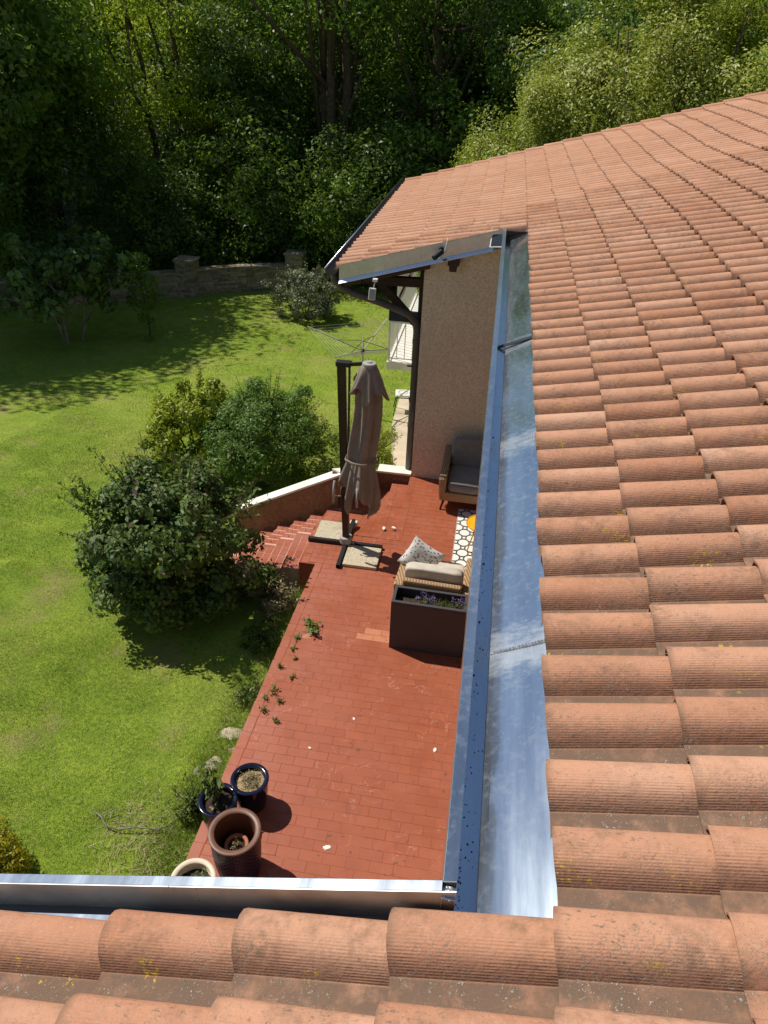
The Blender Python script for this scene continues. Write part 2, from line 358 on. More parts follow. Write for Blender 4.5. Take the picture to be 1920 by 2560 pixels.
M['creampot'] = plain('cream ceramic', (0.66, 0.56, 0.43), 0.45, var=0.08, bump=0.05)
M['terracotta'] = plain('terracotta pot', (0.42, 0.17, 0.09), 0.85)
M['glasspanel'] = plain('solar cells', (0.03, 0.034, 0.045), 0.12, 0.0, var=0.3, sc=90, bump=0.0, spec=0.7)
M['stone'] = None
def stone_mat():
    g = N('drystone'); p = g.pos(); tv = g.attr('tv')
    c = g.mix(tv, (0.20, 0.155, 0.11), (0.40, 0.33, 0.24)); c = g.mix(g.ramp(g.noise(p, 9, 5), 0.45, 0.75, 0, 0.6), c, (0.13, 0.10, 0.07))
    return g.fin(c, 0.95, 0, g.bump(g.noise(p, 25, 4), 0.6, 0.02), 0.15)
M['stone'] = stone_mat()
def lawn_mat(name, blade):
    g = N(name); p = g.pos(); n1 = g.noise(p, 0.45, 4); n2 = g.noise(p, 2.6, 5, 0.65); n3 = g.noise(p, 24, 4, 0.7)
    a, b = ((0.190, 0.285, 0.030), (0.340, 0.440, 0.050))
    c = g.mix(g.ramp(n2, 0.3, 0.7), a, b)
    c = g.mix(g.ramp(n1, 0.45, 0.7, 0, 0.6), c, (0.43, 0.45, 0.10))
    c = g.mix(g.math('MULTIPLY', g.ramp(n3, 0.45, 0.65, 0, 0.75), 1.0), c, (0.12, 0.20, 0.022))
    dry = g.math('MULTIPLY', g.ramp(g.noise(p, 1.15, 5, 0.65), 0.555, 0.68), g.ramp(n3, 0.35, 0.6))
    c = g.mix(g.math('MULTIPLY', dry, 0.75), c, (0.40, 0.31, 0.15))
    if blade:
        c = g.mix(g.attr('tv'), g.mix(0.5, c, (0.15, 0.25, 0.02)), c); c = g.mix(g.ramp(g.attr('tv'), 0.93, 0.96), c, (0.46, 0.37, 0.18))
        g.fin(c, 0.55, 0, None, 0.3)
        tr = g.node('BsdfTranslucent', {'Color': c}); mx = g.node('MixShader', {0: 0.3}); g.l.new(g.b.outputs[0], mx.inputs[1]); g.l.new(tr.outputs[0], mx.inputs[2]); g.l.new(mx.outputs[0], g.out.inputs[0]); return g.m
    # woodland floor beyond the garden wall
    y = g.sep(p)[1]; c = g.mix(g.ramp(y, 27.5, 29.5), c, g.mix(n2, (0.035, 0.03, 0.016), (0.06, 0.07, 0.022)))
    return g.fin(c, 0.9, 0, g.bump(g.math('ADD', n3, g.noise(p, 90, 3)), 0.9, 0.03), 0.15)
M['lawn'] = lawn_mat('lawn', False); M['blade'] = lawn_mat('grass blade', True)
M['bark'] = plain('bark', (0.10, 0.072, 0.048), 0.95, var=0.4, sc=9, bump=0.9, bs=14, bd=0.03)
M['bark_pale'] = plain('pale bark', (0.22, 0.19, 0.145), 0.95, var=0.4, sc=9, bump=0.8, bs=16, bd=0.02)
M['stem'] = plain('green stem', (0.10, 0.12, 0.035), 0.8)
L = dict(
    dark=leafmat('dark foliage', (0.045, 0.090, 0.018), (0.165, 0.260, 0.050), 0.75),
    mid=leafmat('mid foliage', (0.075, 0.145, 0.020), (0.250, 0.390, 0.050), 0.95),
    bright=leafmat('bright foliage', (0.20, 0.29, 0.016), (0.42, 0.52, 0.035), 1.1, tcol=(0.70, 0.85, 0.08)),
    olive=leafmat('olive foliage', (0.17, 0.205, 0.018), (0.46, 0.50, 0.06), 0.6, tint=(0.24, 0.14, 0.04)),
    grey=leafmat('silver foliage', (0.12, 0.145, 0.07), (0.30, 0.32, 0.19), 0.3, tint=(0.30, 0.20, 0.16)),
    bush=leafmat('bush foliage', (0.040, 0.085, 0.018), (0.185, 0.265, 0.062), 0.45, 0.55, tint=(0.085, 0.030, 0.024)),
    yellowg=leafmat('yellow green foliage', (0.15, 0.20, 0.012), (0.46, 0.50, 0.035), 0.7),
    feather=leafmat('feathery foliage', (0.070, 0.145, 0.022), (0.20, 0.34, 0.055), 0.6),
    fig=leafmat('fig foliage', (0.05, 0.095, 0.02), (0.15, 0.23, 0.05), 0.6, 0.4),
    gold=leafmat('golden foliage', (0.20, 0.20, 0.008), (0.55, 0.46, 0.02), 0.5),
    purple=leafmat('purple petals', (0.10, 0.045, 0.20), (0.27, 0.16, 0.46), 0.4),
    weed=leafmat('weed foliage', (0.06, 0.095, 0.012), (0.17, 0.22, 0.035), 0.5),
    dry=leafmat('dry stalks', (0.22, 0.16, 0.08), (0.46, 0.37, 0.20), 0.3))

# ------------------------------------------------------------------ ground
LY = [-60, 0, 3, 5, 7, 9, 12, 16, 22, 28, 34, 50, 90, 200]; LZ = [-0.1, -0.1, -0.2, -0.42, -0.74, -1.02, -1.5, -2.05, -2.45, -2.6, -2.4, 0.5, 9, 20]
def gz(x, y):
    z = np.interp(y, LY, LZ) + 0.03 * np.sin(x * 0.9 + y * 0.4) * np.clip((np.abs(np.asarray(x) + 2) - 0.3), 0, 1) + 0.02 * np.sin(y * 1.7 - x * 0.6)
    z = z + .46 * np.exp(-((np.asarray(x) + 2.0) / .55) ** 2 - ((np.asarray(y) - 6.9) / .5) ** 2)
    return z
def axis(a, b, near, step, far):
    return np.unique(np.concatenate([np.arange(near[0], near[1] + .01, step), np.linspace(a, near[0], far), np.linspace(near[1], b, far)]))
gx = axis(-150, 150, (-16, 4), 0.25, 24); gy = axis(-60, 200, (0, 34), 0.25, 24)
X, Y = np.meshgrid(gx, gy); Z = gz(X, Y)
mb = MB(); mb.v = list(map(tuple, np.stack([X.ravel(), Y.ravel(), Z.ravel()], 1))); nx = len(gx)
mb.f = [(j*nx+i, j*nx+i+1, (j+1)*nx+i+1, (j+1)*nx+i) for j in range(len(gy)-1) for i in range(nx-1)]
mb.uv = [(0,0)] * len(mb.v); mb.tv = [0.5] * len(mb.v)
tag(mb.build('ground', M['lawn'], smooth=True), kind='structure')

# ------------------------------------------------------------------ terrace
def zland(y): return -0.28 * min(1.0, max(0.0, (y - 8.05) / 0.93))
def zfloor(x, y):
    if y < 8.05 or x > -0.92: return 0.0
    if x > -1.2: return zland(y) * 0.5
    return zland(y)
def xedge(y): return -1.965 + 0.026 * (y - 3.2)
terrace = tag(empty('terrace'), kind='structure')
b = MB()
b.hexa([(xedge(1.0)+.012, 1.0, -1.2), (2.2, 1.0, -1.2), (2.2, 7.26, -1.2), (xedge(7.26)+.012, 7.26, -1.2), (xedge(1.0)+.012, 1.0, -.012), (2.2, 1.0, -.012), (2.2, 7.26, -.012), (xedge(7.26)+.012, 7.26, -.012)])
b.build('terrace_base', M['concrete'], terrace)
b = MB()
def ribbon(b, x0, x1, zf, ys, zb):
    for y0, y1 in zip(ys[:-1], ys[1:]):
        z0, z1 = zf(y0) - .003, zf(y1) - .003
        b.hexa([(x0,y0,zb),(x1,y0,zb),(x1,y1,zb),(x0,y1,zb),(x0,y0,z0),(x1,y0,z0),(x1,y1,z1),(x0,y1,z1)])
ribbon(b, -0.92, 2.2, lambda y: 0.0, (7.262, 9.8), -2.5)
ribbon(b, -1.2, -0.922, lambda y: zland(y) * .5, (7.262, 8.05, 8.98, 9.8), -2.5)
ribbon(b, -2.075, -1.202, zland, (7.262, 8.05, 8.98, 9.8), -2.5)
b.build('landing_base', M['mortar'], terrace)
b = MB()
b.hexa([(xedge(1.0)+.02, 1.0, -.012), (2.2, 1.0, -.012), (2.2, 7.26, -.012), (xedge(7.26)+.02, 7.26, -.012), (xedge(1.0)+.02, 1.0, -.0016), (2.2, 1.0, -.0016), (2.2, 7.26, -.0016), (xedge(7.26)+.02, 7.26, -.0016)])
b.build('mortar_bed', M['mortar'], terrace)
# a list of every floor tile: centre x, y, size x, size y, variation
TL = []
J = 0.0025
def row(y, d, x0, x1, off, zf=zfloor, ln=0.2):
    x = x0 - (off % ln)
    while x < x1 - .01:
        a = max(x, x0); e = min(x + ln, x1)
        if e - a > .03: TL.append([(a + e) / 2, y, e - a - J, d - J, random.random()])
        x += ln
y = 1.1; k = 0
while y < 8.02:
    xl = xedge(y + .05) + .105 if y < 7.24 else -1.95
    row(y + .05, .1, xl, 2.18, (k % 2) * .1 + random.uniform(-.012, .012)); y += .1; k += 1
y = 1.1
while y < 7.2: TL.append([xedge(y + .1) + .05, y + .1, .1 - J, .2 - J, random.random()]); y += .2
# raised corner by the house, then tread, landing
y = 8.05; k = 0
while y < 9.74:
    row(y + .05, .1, -0.82, 2.18, (k % 2) * .1); y += .1; k += 1
y = 8.05
while y < 9.7:
    for xx in (-0.87, -0.972, -1.056, -1.15): TL.append([xx, y + .1, (.1 if xx != -1.056 else .085) - J, .2 - J, random.random() * .7])
    for q in range(8): TL.append([-1.25 - q * .1, y + .1 + (q % 2) * 0, .1 - J, .2 - J, random.random()])
    y += .2
y = 7.27
while y < 9.7:
    for xx in (-2.0, ): TL.append([xx, y + .1, .1 - .007, .2 - .008, .8 + .3 * random.random()])
    y += .2
# bleached replacement tiles beside the planter and a missing tile at the border
def near(t, x, y, rx, ry): return abs(t[0] - x) < rx and abs(t[1] - y) < ry
for t in TL:
    if near(t, -0.82, 6.13, .17, .11): t[4] = 1.6 + random.random() * .3
TL = [t for t in TL if not near(t, -1.66, 5.93, .11, .055)]
def tile_mb(sx, sy, tv, h=.012):
    q = MB(); q.cur = tv; c = .0013; a, b2 = sx / 2, sy / 2
    q.add([(-a,-b2,-h),(a,-b2,-h),(a,b2,-h),(-a,b2,-h),(-a,-b2,-c),(a,-b2,-c),(a,b2,-c),(-a,b2,-c),(-a+c,-b2+c,0),(a-c,-b2+c,0),(a-c,b2-c,0),(-a+c,b2-c,0)],
          [(8,9,10,11),(4,5,9,8),(5,6,10,9),(6,7,11,10),(7,4,8,11),(0,1,5,4),(1,2,6,5),(2,3,7,6),(3,0,4,7)])
    return q
def seen(t):
    p = project((t[0], t[1], 0));
    if not p or not (-60 < p[0] < 1150) or p[1] > 2260: return 0
    return t[2] * t[3] / p[2] ** 3
TL.sort(key=seen, reverse=True)
cache = {}
stuff = MB()
for i, t in enumerate(TL):
    x, y, sx, sy, tv = t; tilt = (random.gauss(0, .003), random.gauss(0, .003)); dz = random.gauss(0.0002, .0004)
    z = zfloor(x, y); sl_ = (zfloor(x, y + .04) - zfloor(x, y - .04)) / .08
    if i < 300:
        key = (round(sx, 3), round(sy, 3), round(tv * 6) / 6)
        if key not in cache: cache[key] = tile_mb(key[0], key[1], key[2]).mesh('floor_tile', M['qtile'])
        o = link('floor_tile', cache[key], terrace); o.location = (x, y, z + dz); o.rotation_euler = (tilt[0] + math.atan(sl_), tilt[1], random.gauss(0, .004))
    else:
        q = tile_mb(sx, sy, tv); rot = Matrix.Rotation(tilt[0] + math.atan(sl_), 4, 'X') @ Matrix.Rotation(tilt[1], 4, 'Y')
        stuff.cur = tv; stuff.add([Vector((x, y, z + dz)) + rot @ Vector(v) for v in q.v], q.f)
tag(stuff.build('floor_tile_field', M['qtile'], terrace), kind='stuff')
# garden steps going down to the left of the landing
steps = tag(empty('garden_steps', (-2.08, 7.3, -.28)), kind='structure')
steps.location = (0, 0, 0)
sx = [-2.075, -2.33, -2.59, -2.86, -3.14, -3.44]
for n in range(5):
    zf = lambda y, n=n: zland(y) - .14 * (n + 1)
    b = MB(); ribbon(b, sx[n+1], sx[n] - .002, zf, (7.3, 8.05, 8.98, 9.04), -2.2); b.build('step', M['pale_mortar'], steps)
    q = MB(); y = 7.3
    while y < 9.0:
        for c2, wd in ((0, .1), (1, .1), (2, sx[n] - sx[n+1] - .2)):
            x = sx[n+1] + (.05 if c2 == 0 else .15 if c2 == 1 else .2 + wd / 2); yy = y + .1; z = zf(yy); sl_ = (zf(yy + .04) - zf(yy - .04)) / .08
            t = tile_mb(wd - .007, .2 - .007, random.random()); rot = Matrix.Rotation(math.atan(sl_), 4, 'X')
            o = link('step_tile', t.mesh('step_tile', M['qtile']), steps); o.location = (x, yy, z)
        y += .2
# stringer wall with its white coping
sw = tag(empty('stair_wall', (-2.6, 9.1, -.6)), 'low stained wall with white sloping coping beside the red steps', 'wall'); sw.location = (0, 0, 0)
b = MB()
def wallseg(b, a, c, z0, z1, t, zb):
    a = Vector(a); c = Vector(c); d = Vector((c.x - a.x, c.y - a.y, 0)).normalized(); nrm = Vector((d.y, -d.x, 0))
    if nrm.y < 0: nrm = -nrm
    o = nrm * t
    b.hexa([(a.x, a.y, zb), (c.x, c.y, zb), (c.x+o.x, c.y+o.y, zb), (a.x+o.x, a.y+o.y, zb), (a.x, a.y, z0), (c.x, c.y, z1), (c.x+o.x, c.y+o.y, z1), (a.x+o.x, a.y+o.y, z0)])
wallseg(b, (-3.62, 9.05, 0), (-1.87, 9.05, 0), -.62, .30, .20, -2.2); wallseg(b, (-1.87, 9.05, 0), (-1.45, 9.77, 0), .30, .0, .2, -2.2); wallseg(b, (-1.45, 9.77, 0), (-.915, 9.77, 0), 0, 0, .2, -2.2)
b.build('wall', M['stairwall'], sw)
b = MB()
def cop(b, a, c, z0, z1, t):
    a = Vector(a); c = Vector(c); d = Vector((c.x - a.x, c.y - a.y, 0)).normalized(); nrm = Vector((d.y, -d.x, 0))
    if nrm.y < 0: nrm = -nrm
    a = a - nrm * .012; c = c - nrm * .012; o = nrm * (t + .024)
    b.hexa([(a.x, a.y, z0+.002), (c.x, c.y, z1+.002), (c.x+o.x, c.y+o.y, z1+.002), (a.x+o.x, a.y+o.y, z0+.002), (a.x, a.y, z0+.04), (c.x, c.y, z1+.04), (c.x+o.x, c.y+o.y, z1+.04), (a.x+o.x, a.y+o.y, z0+.04)])
for seg in (((-3.64, 9.05, 0), (-1.872, 9.05, 0), -.62, .30), ((-1.868, 9.06, 0), (-1.452, 9.77, 0), .30, .0), ((-1.448, 9.77, 0), (-.915, 9.77, 0), 0, 0)):
    b = MB(); cop(b, *seg, .2); b.build('coping', M['coping'], sw, bevel=.006)

# ------------------------------------------------------------------ house
house = tag(empty('house'), 'house with terracotta tiled roof, zinc gutters and roughcast walls around the terrace', 'house')
SL = 0.287; Z0 = 3.80                       # roof crest plane z = Z0 + SL * x
PITCH = 0.2345
def rowy(k):
    if k <= 39: return 1.0143 + .23859 * k - .00049 * k * k
    return rowy(39) + (k - 39) * .2065
def expo(y): return float(np.interp(y, [0.8, 1.2, 3.0, 9.6, 17], [.415, .412, .392, .372, .362]))
def undul(x, y):
    s = min(1, max(0, (x + 1) / 3.0)); return s * (-.035 * math.exp(-((y - 12.6) / 1.6) ** 2) + .02 * math.exp(-((y - 8.8) / 1.5) ** 2) - .015 * math.exp(-((y - 5.5) / 1.2) ** 2))
roofang = math.atan(SL)
# walls
b = MB()
b.box(-.91, 9.77, -2.8, 2.2, 10.0, 3.45)
b.v = [((x, y, z) if z < 0 else (x, y, Z0 + SL * x - .17)) for x, y, z in b.v]
wall_far = b.build('wall', M['render'], house); tag(wall_far, 'roughcast end wall facing the terrace')
b = MB(); b.box(-.91, 10.002, -2.8, -.7, 17.0, Z0 + SL * -.91 - .2); b.build('wall', M['render'], house)
b = MB(); b.box(2.202, -2, -2.8, 2.5, 17, 4.2); b.build('wall', M['render'], house)
b = MB(); b.box(-9, .6, -2, 2.2, .85, 2.6); b.v = [((x, y, z) if z < 0 else (x, y, Z0 + SL * x - .2)) for x, y, z in b.v]; b.build('wall', M['render'], house)
b = MB(); b.box(-.7, 16.8, -2.8, 7.3, 17.0, 3.0); b.v = [((x, y, z) if z < 0 else (x, y, Z0 + SL * x - .2)) for x, y, z in b.v]; b.build('wall', M['render'], house)
# roof deck (boards below the tiles)
roof = link('roof', None, house)
def deck(x0, x1, y0, y1, name='roof_deck', mat='wood_dark', th=.05, off=-.115):
    b = MB(); za, zb_ = Z0 + SL * x0 + off, Z0 + SL * x1 + off
    b.hexa([(x0,y0,za-th),(x1,y0,zb_-th),(x1,y1,zb_-th),(x0,y1,za-th),(x0,y0,za),(x1,y0,zb_),(x1,y1,zb_),(x0,y1,za)]); return b.build(name, M[mat], roof)
deck(.44, 7.4, -2.5, 9.6); deck(-2.02, 7.4, 9.602, 17.2); deck(-9, .438, -2.5, 1.03)
# tile: roll (u 0..0.68) then flat pan; x runs up the slope from the exposed lower end
PROF = [(-.093, .002), (-.083, .018), (-.075, .044), (-.059, .066), (-.036, .079), (-.010, .084), (.018, .082), (.043, .070), (.063, .048), (.077, .019), (.085, .002), (.120, -.003), (.172, .003)]
def arc():
    L_ = [0]
    for (a, b_), (c, d) in zip(PROF[:-1], PROF[1:]): L_.append(L_[-1] + math.hypot(c - a, d - b_))
    i0 = 10; return [l / L_[i0] * .68 if i <= i0 else .68 + .32 * (l - L_[i0]) / (L_[-1] - L_[i0]) for i, l in enumerate(L_)]
ARC = arc()
# note: +y of the tile is turned to point at the camera side, so that the pan lies on the near side of its roll
def roof_tile_mb(tv, ln=.45, prof=PROF, arcs=ARC, lift=.034):
    q = MB(); q.cur = tv; n = len(prof); th = .013
    vs = []; uvs = []
    for (x, zz, s) in ((0, lift, 1.0), (ln, 0, .93)):
        for (a, z), u in zip(prof, arcs): vs.append((x, -a * s, z * s + zz)); uvs.append((u, x / ln))
    fs = [(i, i + 1, n + i + 1, n + i) for i in range(n - 1)]
    q.add(vs, fs, uvs)
    vs = []; uvs = []
    for zz in (0, -th):
        for (a, z), u in zip(prof, arcs): vs.append((0, -a, z + lift + zz)); uvs.append((u, 0.001))
    q.add(vs, [(i, i + 1, n + i + 1, n + i) for i in range(n - 1)], uvs)
    return q
RT = []
def add_tile(k, j, xs, y, e):
    RT.append((xs, y + (.032 * (xs - .376) if (j < 0 and k <= 0) else 0), e, k, j))
rows_n = -3
far_rows = 74
for k in range(-4, far_rows):
    y = rowy(k); e = expo(y); jit = lambda: random.gauss(0, .006)
    near_w = k <= 0; far_w = y > 9.66
    for j in range(0, 18): add_tile(k, j, .376 + j * e + jit(), y, e)
    if near_w:
        for j in range(1, 9): add_tile(k, -j, .376 - j * .425 + jit(), y, .425)
    if far_w:
        for j in range(1, 8): add_tile(k, -j, .376 - j * .351 + jit(), y, .351)
def rseen(t):
    z = Z0 + SL * t[0]; p = project((t[0] + .2, t[1], z))
    if not p or not (-150 < p[0] < 2050) or not (100 < p[1] < 2720): return 0
    return abs(Vector((SL, 0, -1)).normalized().dot((Vector((t[0], t[1], z)) - CAM).normalized())) / p[2] ** 2
RT.sort(key=rseen, reverse=True)
tcache = [[roof_tile_mb(v / 5, .45 + .0) for v in range(6)]]
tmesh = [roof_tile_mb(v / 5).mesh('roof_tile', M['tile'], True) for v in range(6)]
for me in tmesh: me.set_sharp_from_angle(angle=R(48))
LOWP = [PROF[i] for i in (0, 2, 3, 5, 7, 8, 10, 12)]; LOWA = [ARC[i] for i in (0, 2, 3, 5, 7, 8, 10, 12)]
stuff = MB(); Ry = Matrix.Rotation(-roofang, 4, 'Y')
for i, (x, y, e, k, j) in enumerate(RT):
    pit = (rowy(k + 1) - rowy(k)) / PITCH
    z = Z0 + SL * x - .107 + undul(x, y); tv = min(1, max(0, random.gauss(.5, .34)))
    rz = random.gauss(0, .009); slp = (undul(x, y + .1) - undul(x, y - .1)) / .2
    mat = Matrix.Translation((x, y, z)) @ Ry @ Matrix.Rotation(rz, 4, 'Z') @ Matrix.Rotation(slp + random.gauss(0, .012), 4, 'X') @ Matrix.Diagonal((e / .40, pit, 1, 1))
    if i < 300:
        o = link('roof_tile', tmesh[round(tv * 5)], roof); o.matrix_local = mat
    else:
        if rseen((x, y, e, k, j)) == 0 and random.random() < 0: continue
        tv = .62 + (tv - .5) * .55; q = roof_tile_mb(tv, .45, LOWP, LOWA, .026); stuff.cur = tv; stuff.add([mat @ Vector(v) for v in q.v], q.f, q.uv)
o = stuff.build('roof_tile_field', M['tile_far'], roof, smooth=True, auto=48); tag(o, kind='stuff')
# verge tiles closing the far edge of the roof: stepped half-round caps
yv = rowy(far_rows - 1) + .20
for j in range(-7, 18):
    e = expo(yv) if j >= 0 else .351
    x = .376 + j * e; ln = e + .06
    b = MB(); b.cur = random.random()
    n = 8
    vs = []
    for (xx, zz, s) in ((0, .022, 1.0), (ln, 0, .9)):
        for i in range(n + 1):
            t = math.pi * i / n; vs.append((xx, math.cos(t) * .085 * s, math.sin(t) * .075 * s + zz))
    b.add(vs, [(i, n + 1 + i, n + 2 + i, i + 1) for i in range(n)] , [(.3, .5)] * len(vs))
    b.add([vs[i] for i in range(n + 1)], [tuple(range(n + 1))], [(.3, .5)] * (n + 1))
    b.add([(0, .085, .02), (ln, .08, 0), (ln, .08, -.16), (0, .085, -.14)], [(0, 1, 2, 3)], [(.3, .5)] * 4)
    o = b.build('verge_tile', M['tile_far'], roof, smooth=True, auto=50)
    o.matrix_local = Matrix.Translation((x, yv - .06, Z0 + SL * x - .062)) @ Ry
# ridge line beyond the right of the view
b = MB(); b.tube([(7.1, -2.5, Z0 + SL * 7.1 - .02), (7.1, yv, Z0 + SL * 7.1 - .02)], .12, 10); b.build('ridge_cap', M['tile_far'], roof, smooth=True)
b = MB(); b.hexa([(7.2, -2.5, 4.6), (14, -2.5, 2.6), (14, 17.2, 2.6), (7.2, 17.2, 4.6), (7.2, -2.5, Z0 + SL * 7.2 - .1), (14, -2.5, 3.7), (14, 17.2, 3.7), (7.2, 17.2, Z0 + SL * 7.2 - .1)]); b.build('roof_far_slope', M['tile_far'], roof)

# ------------------------------------------------------------------ gutters
gut = link('box_gutter', None, house)
YA, YB = 1.10, 9.80
b = MB(); b.box(.060, YA, 3.795, .100, YB, 3.800); b.box(.060, YA, 3.60, .063, YB, 3.795); b.box(.096, YA, 3.69, .100, YB, 3.795)
b.build('gutter_rim', M['zinc_plain'], gut, bevel=.0015)
b = MB()
prof = [(.1005, 3.688), (.165, 3.687), (.190, 3.705), (.44, 3.835)]
ysp = np.linspace(YA - .02, YB + .05, 60)
def zw(x, y): return .004 * math.sin(y * 5.1) * (1 if x > .18 and x < .4 else 0) + .003 * math.sin(y * 11 + x * 20) * (1 if x > .18 and x < .43 else 0)
for (xa, za), (xb, zb_) in zip(prof[:-1], prof[1:]):
    nseg = 4 if xb > .3 else 1
    for s in range(nseg):
        x0 = xa + (xb - xa) * s / nseg; x1 = xa + (xb - xa) * (s + 1) / nseg; z0 = za + (zb_ - za) * s / nseg; z1 = za + (zb_ - za) * (s + 1) / nseg
        b.add([p for y in ysp for p in ((x0, y, z0 + zw(x0, y)), (x1, y, z1 + zw(x1, y)))], [(2*i, 2*i+1, 2*i+3, 2*i+2) for i in range(len(ysp) - 1)])
o = b.build('gutter_tray', M['zinc'], gut, smooth=True)
bm = bmesh.new(); bm.from_mesh(o.data); bmesh.ops.remove_doubles(bm, verts=bm.verts, dist=1e-5); bm.to_mesh(o.data); bm.free(); o.data.set_sharp_from_angle(angle=R(9))
for ys in (2.2, 4.0):
    b = MB(); n = 22
    for i in range(n):
        f = i / n; x = .17 + .26 * f; z = 3.693 + (x - .165) * .545
        b.box(x, ys - .006, z - .004, x + .0105, ys + .006, z + .0022 + random.random() * .001)
    b.build('solder_seam', M['solder'], gut)
b = MB(); b.hexa([(.102, 5.73, 3.686), (.44, 5.73, 3.83), (.44, 5.785, 3.83), (.102, 5.785, 3.686), (.102, 5.73, 3.694), (.44, 5.73, 3.841), (.44, 5.785, 3.841), (.102, 5.785, 3.694)]); b.build('expansion_strip', M['rubber'], gut, bevel=.002)
b = MB(); b.box(.30, 9.6, 3.72, .44, 9.8, 3.95); 
deck_dark = MB(); deck_dark.box(.1, 9.62, 3.70, .44, 9.76, 3.80); deck_dark.build('gutter_end_board', M['wood_dark'], gut)
b = MB()
for i in range(280):
    y = random.uniform(1.12, 9.5) ** 1.0; y = 1.12 + (y - 1.12) * random.random() if i % 2 else y; x = .103 + abs(random.gauss(0, .022)); r = random.uniform(.0008, .0032) * (2.2 if random.random() < .05 else 1)
    if x < .165: b.add([(x + r * math.cos(q * 1.26 + i), y + r * 1.3 * math.sin(q * 1.26 + i), 3.6885) for q in range(5)] + [(x, y, 3.6885 + r * .7)], [(q, (q + 1) % 5, 5) for q in range(5)])
tag(b.build('gutter_debris', M['soil'], gut), kind='stuff')
# near verge gutter that follows the slope of the near roof wing
def slopebox(b, x0, x1, y0, y1, z0, z1):
    f = lambda x: Z0 + SL * x
    b.hexa([(x0,y0,f(x0)+z0),(x1,y0,f(x1)+z0),(x1,y1,f(x1)+z0),(x0,y1,f(x0)+z0),(x0,y0,f(x0)+z1),(x1,y0,f(x1)+z1),(x1,y1,f(x1)+z1),(x0,y1,f(x0)+z1)])
vg = link('verge_gutter', None, house)
b = MB(); slopebox(b, -6, .0595, 1.110, 1.142, -.004, .002); b.build('gutter_rim', M['zinc_plain'], vg, bevel=.0015)
b = MB(); slopebox(b, -6, .0985, 1.107, 1.110, -.13, .001); b.build('gutter_face', M['zinc_new'], vg)
b = MB(); slopebox(b, -6, .0985, 1.05, 1.1065, -.132, -.128); slopebox(b, -6, .0985, 1.139, 1.142, -.25, -.0045); b.build('gutter_floor', M['zinc_dark'], vg)
b = MB(); slopebox(b, -6, .0985, .98, 1.052, -.078, -.070); slopebox(b, -6, .0985, 1.048, 1.052, -.127, -.079); b.build('flashing', M['zinc_plain'], vg)
b = MB()
for i in range(60):
    x, y = random.gauss(.080, .008), random.gauss(1.122, .008); r = random.uniform(.0015, .004)
    b.box(x - r, y - r, 3.799, x + r, y + r, 3.801 + r * .5)
b.build('solder_patch', M['solder'], gut, bevel=.001)
# far wing: metal fascia, its drip ledge, eaves gutter, downpipe
fa = link('fascia', None, house)
b = MB()
f = lambda x: Z0 + SL * x
b.hexa([(-2.03, 9.560, f(-2.03)-.215), (.056, 9.560, f(.056)-.215), (.056, 9.566, f(.056)-.215), (-2.03, 9.566, f(-2.03)-.215), (-2.03, 9.560, f(-2.03)+.004), (.056, 9.560, f(.056)+.004), (.056, 9.566, f(.056)+.004), (-2.03, 9.566, f(-2.03)+.004)])
b.build('fascia_plate', M['zinc_new'], fa)
b = MB(); b.hexa([(-2.03, 9.512, f(-2.03)-.226), (.056, 9.512, f(.056)-.226), (.056, 9.558, f(.056)-.226), (-2.03, 9.558, f(-2.03)-.226), (-2.03, 9.512, f(-2.03)-.221), (.056, 9.512, f(.056)-.221), (.056, 9.558, f(.056)-.180), (-2.03, 9.558, f(-2.03)-.180)]); b.build('drip_ledge', M['zinc_plain'], fa)
b = MB(); b.hexa([(-2.03, 9.548, f(-2.03)+.004), (.056, 9.548, f(.056)+.004), (.056, 9.575, f(.056)+.004), (-2.03, 9.575, f(-2.03)+.004), (-2.03, 9.548, f(-2.03)+.010), (.056, 9.548, f(.056)+.010), (.056, 9.575, f(.056)+.010), (-2.03, 9.575, f(-2.03)+.010)]); b.build('fascia_top', M['zinc_plain'], fa)
eg = link('eaves_gutter', None, house)
b = MB(); vs = []; n = 10; yy = [9.58, 17.3]; cx, cz, rr = -2.145, 3.165, .085
for y in yy:
    for r_ in (rr, rr - .005):
        for i in range(n + 1):
            t = math.pi + math.pi * i / n; vs.append((cx + r_ * math.cos(t), y, cz + r_ * math.sin(t)))
N1 = n + 1
b.add(vs, [(i, i+1, 2*N1+i+1, 2*N1+i) for i in range(n)] + [(N1+i+1, N1+i, 3*N1+i, 3*N1+i+1) for i in range(n)] + [(0, 2*N1, 3*N1, N1), (n, N1+n, 3*N1+n, 2*N1+n)])
b.add([vs[i] for i in range(N1)], [tuple(range(N1))]); b.build('gutter_channel', M['zinc_dark'], eg)
b = MB(); b.tube([(cx - rr, 9.58, cz), (cx - rr, 17.3, cz)], .010, 8); b.build('gutter_bead', M['zinc_plain'], eg, smooth=True)
dp = link('downpipe', None, house)
path = [(-2.14, 9.72, 3.09), (-2.13, 9.73, 2.99), (-2.05, 9.76, 2.89), (-1.9, 9.8, 2.81), (-1.6, 9.86, 2.71), (-1.3, 9.9, 2.61), (-1.1, 9.92, 2.53), (-1.0, 9.93, 2.42), (-.975, 9.93, 2.28), (-.975, 9.93, 1.2), (-.975, 9.93, -1.2)]
b = MB(); b.tube(path, .052, 12); b.build('pipe', M['pipe'], dp, smooth=True)
for z in (2.15, .82, -.6):
    b = MB(); b.tube([(-.975, 9.93, z - .03), (-.975, 9.93, z + .03)], .06, 12); b.box(-.93, 9.90, z - .012, -.905, 9.96, z + .012); b.build('pipe_clip', M['pipe'], dp, smooth=False)
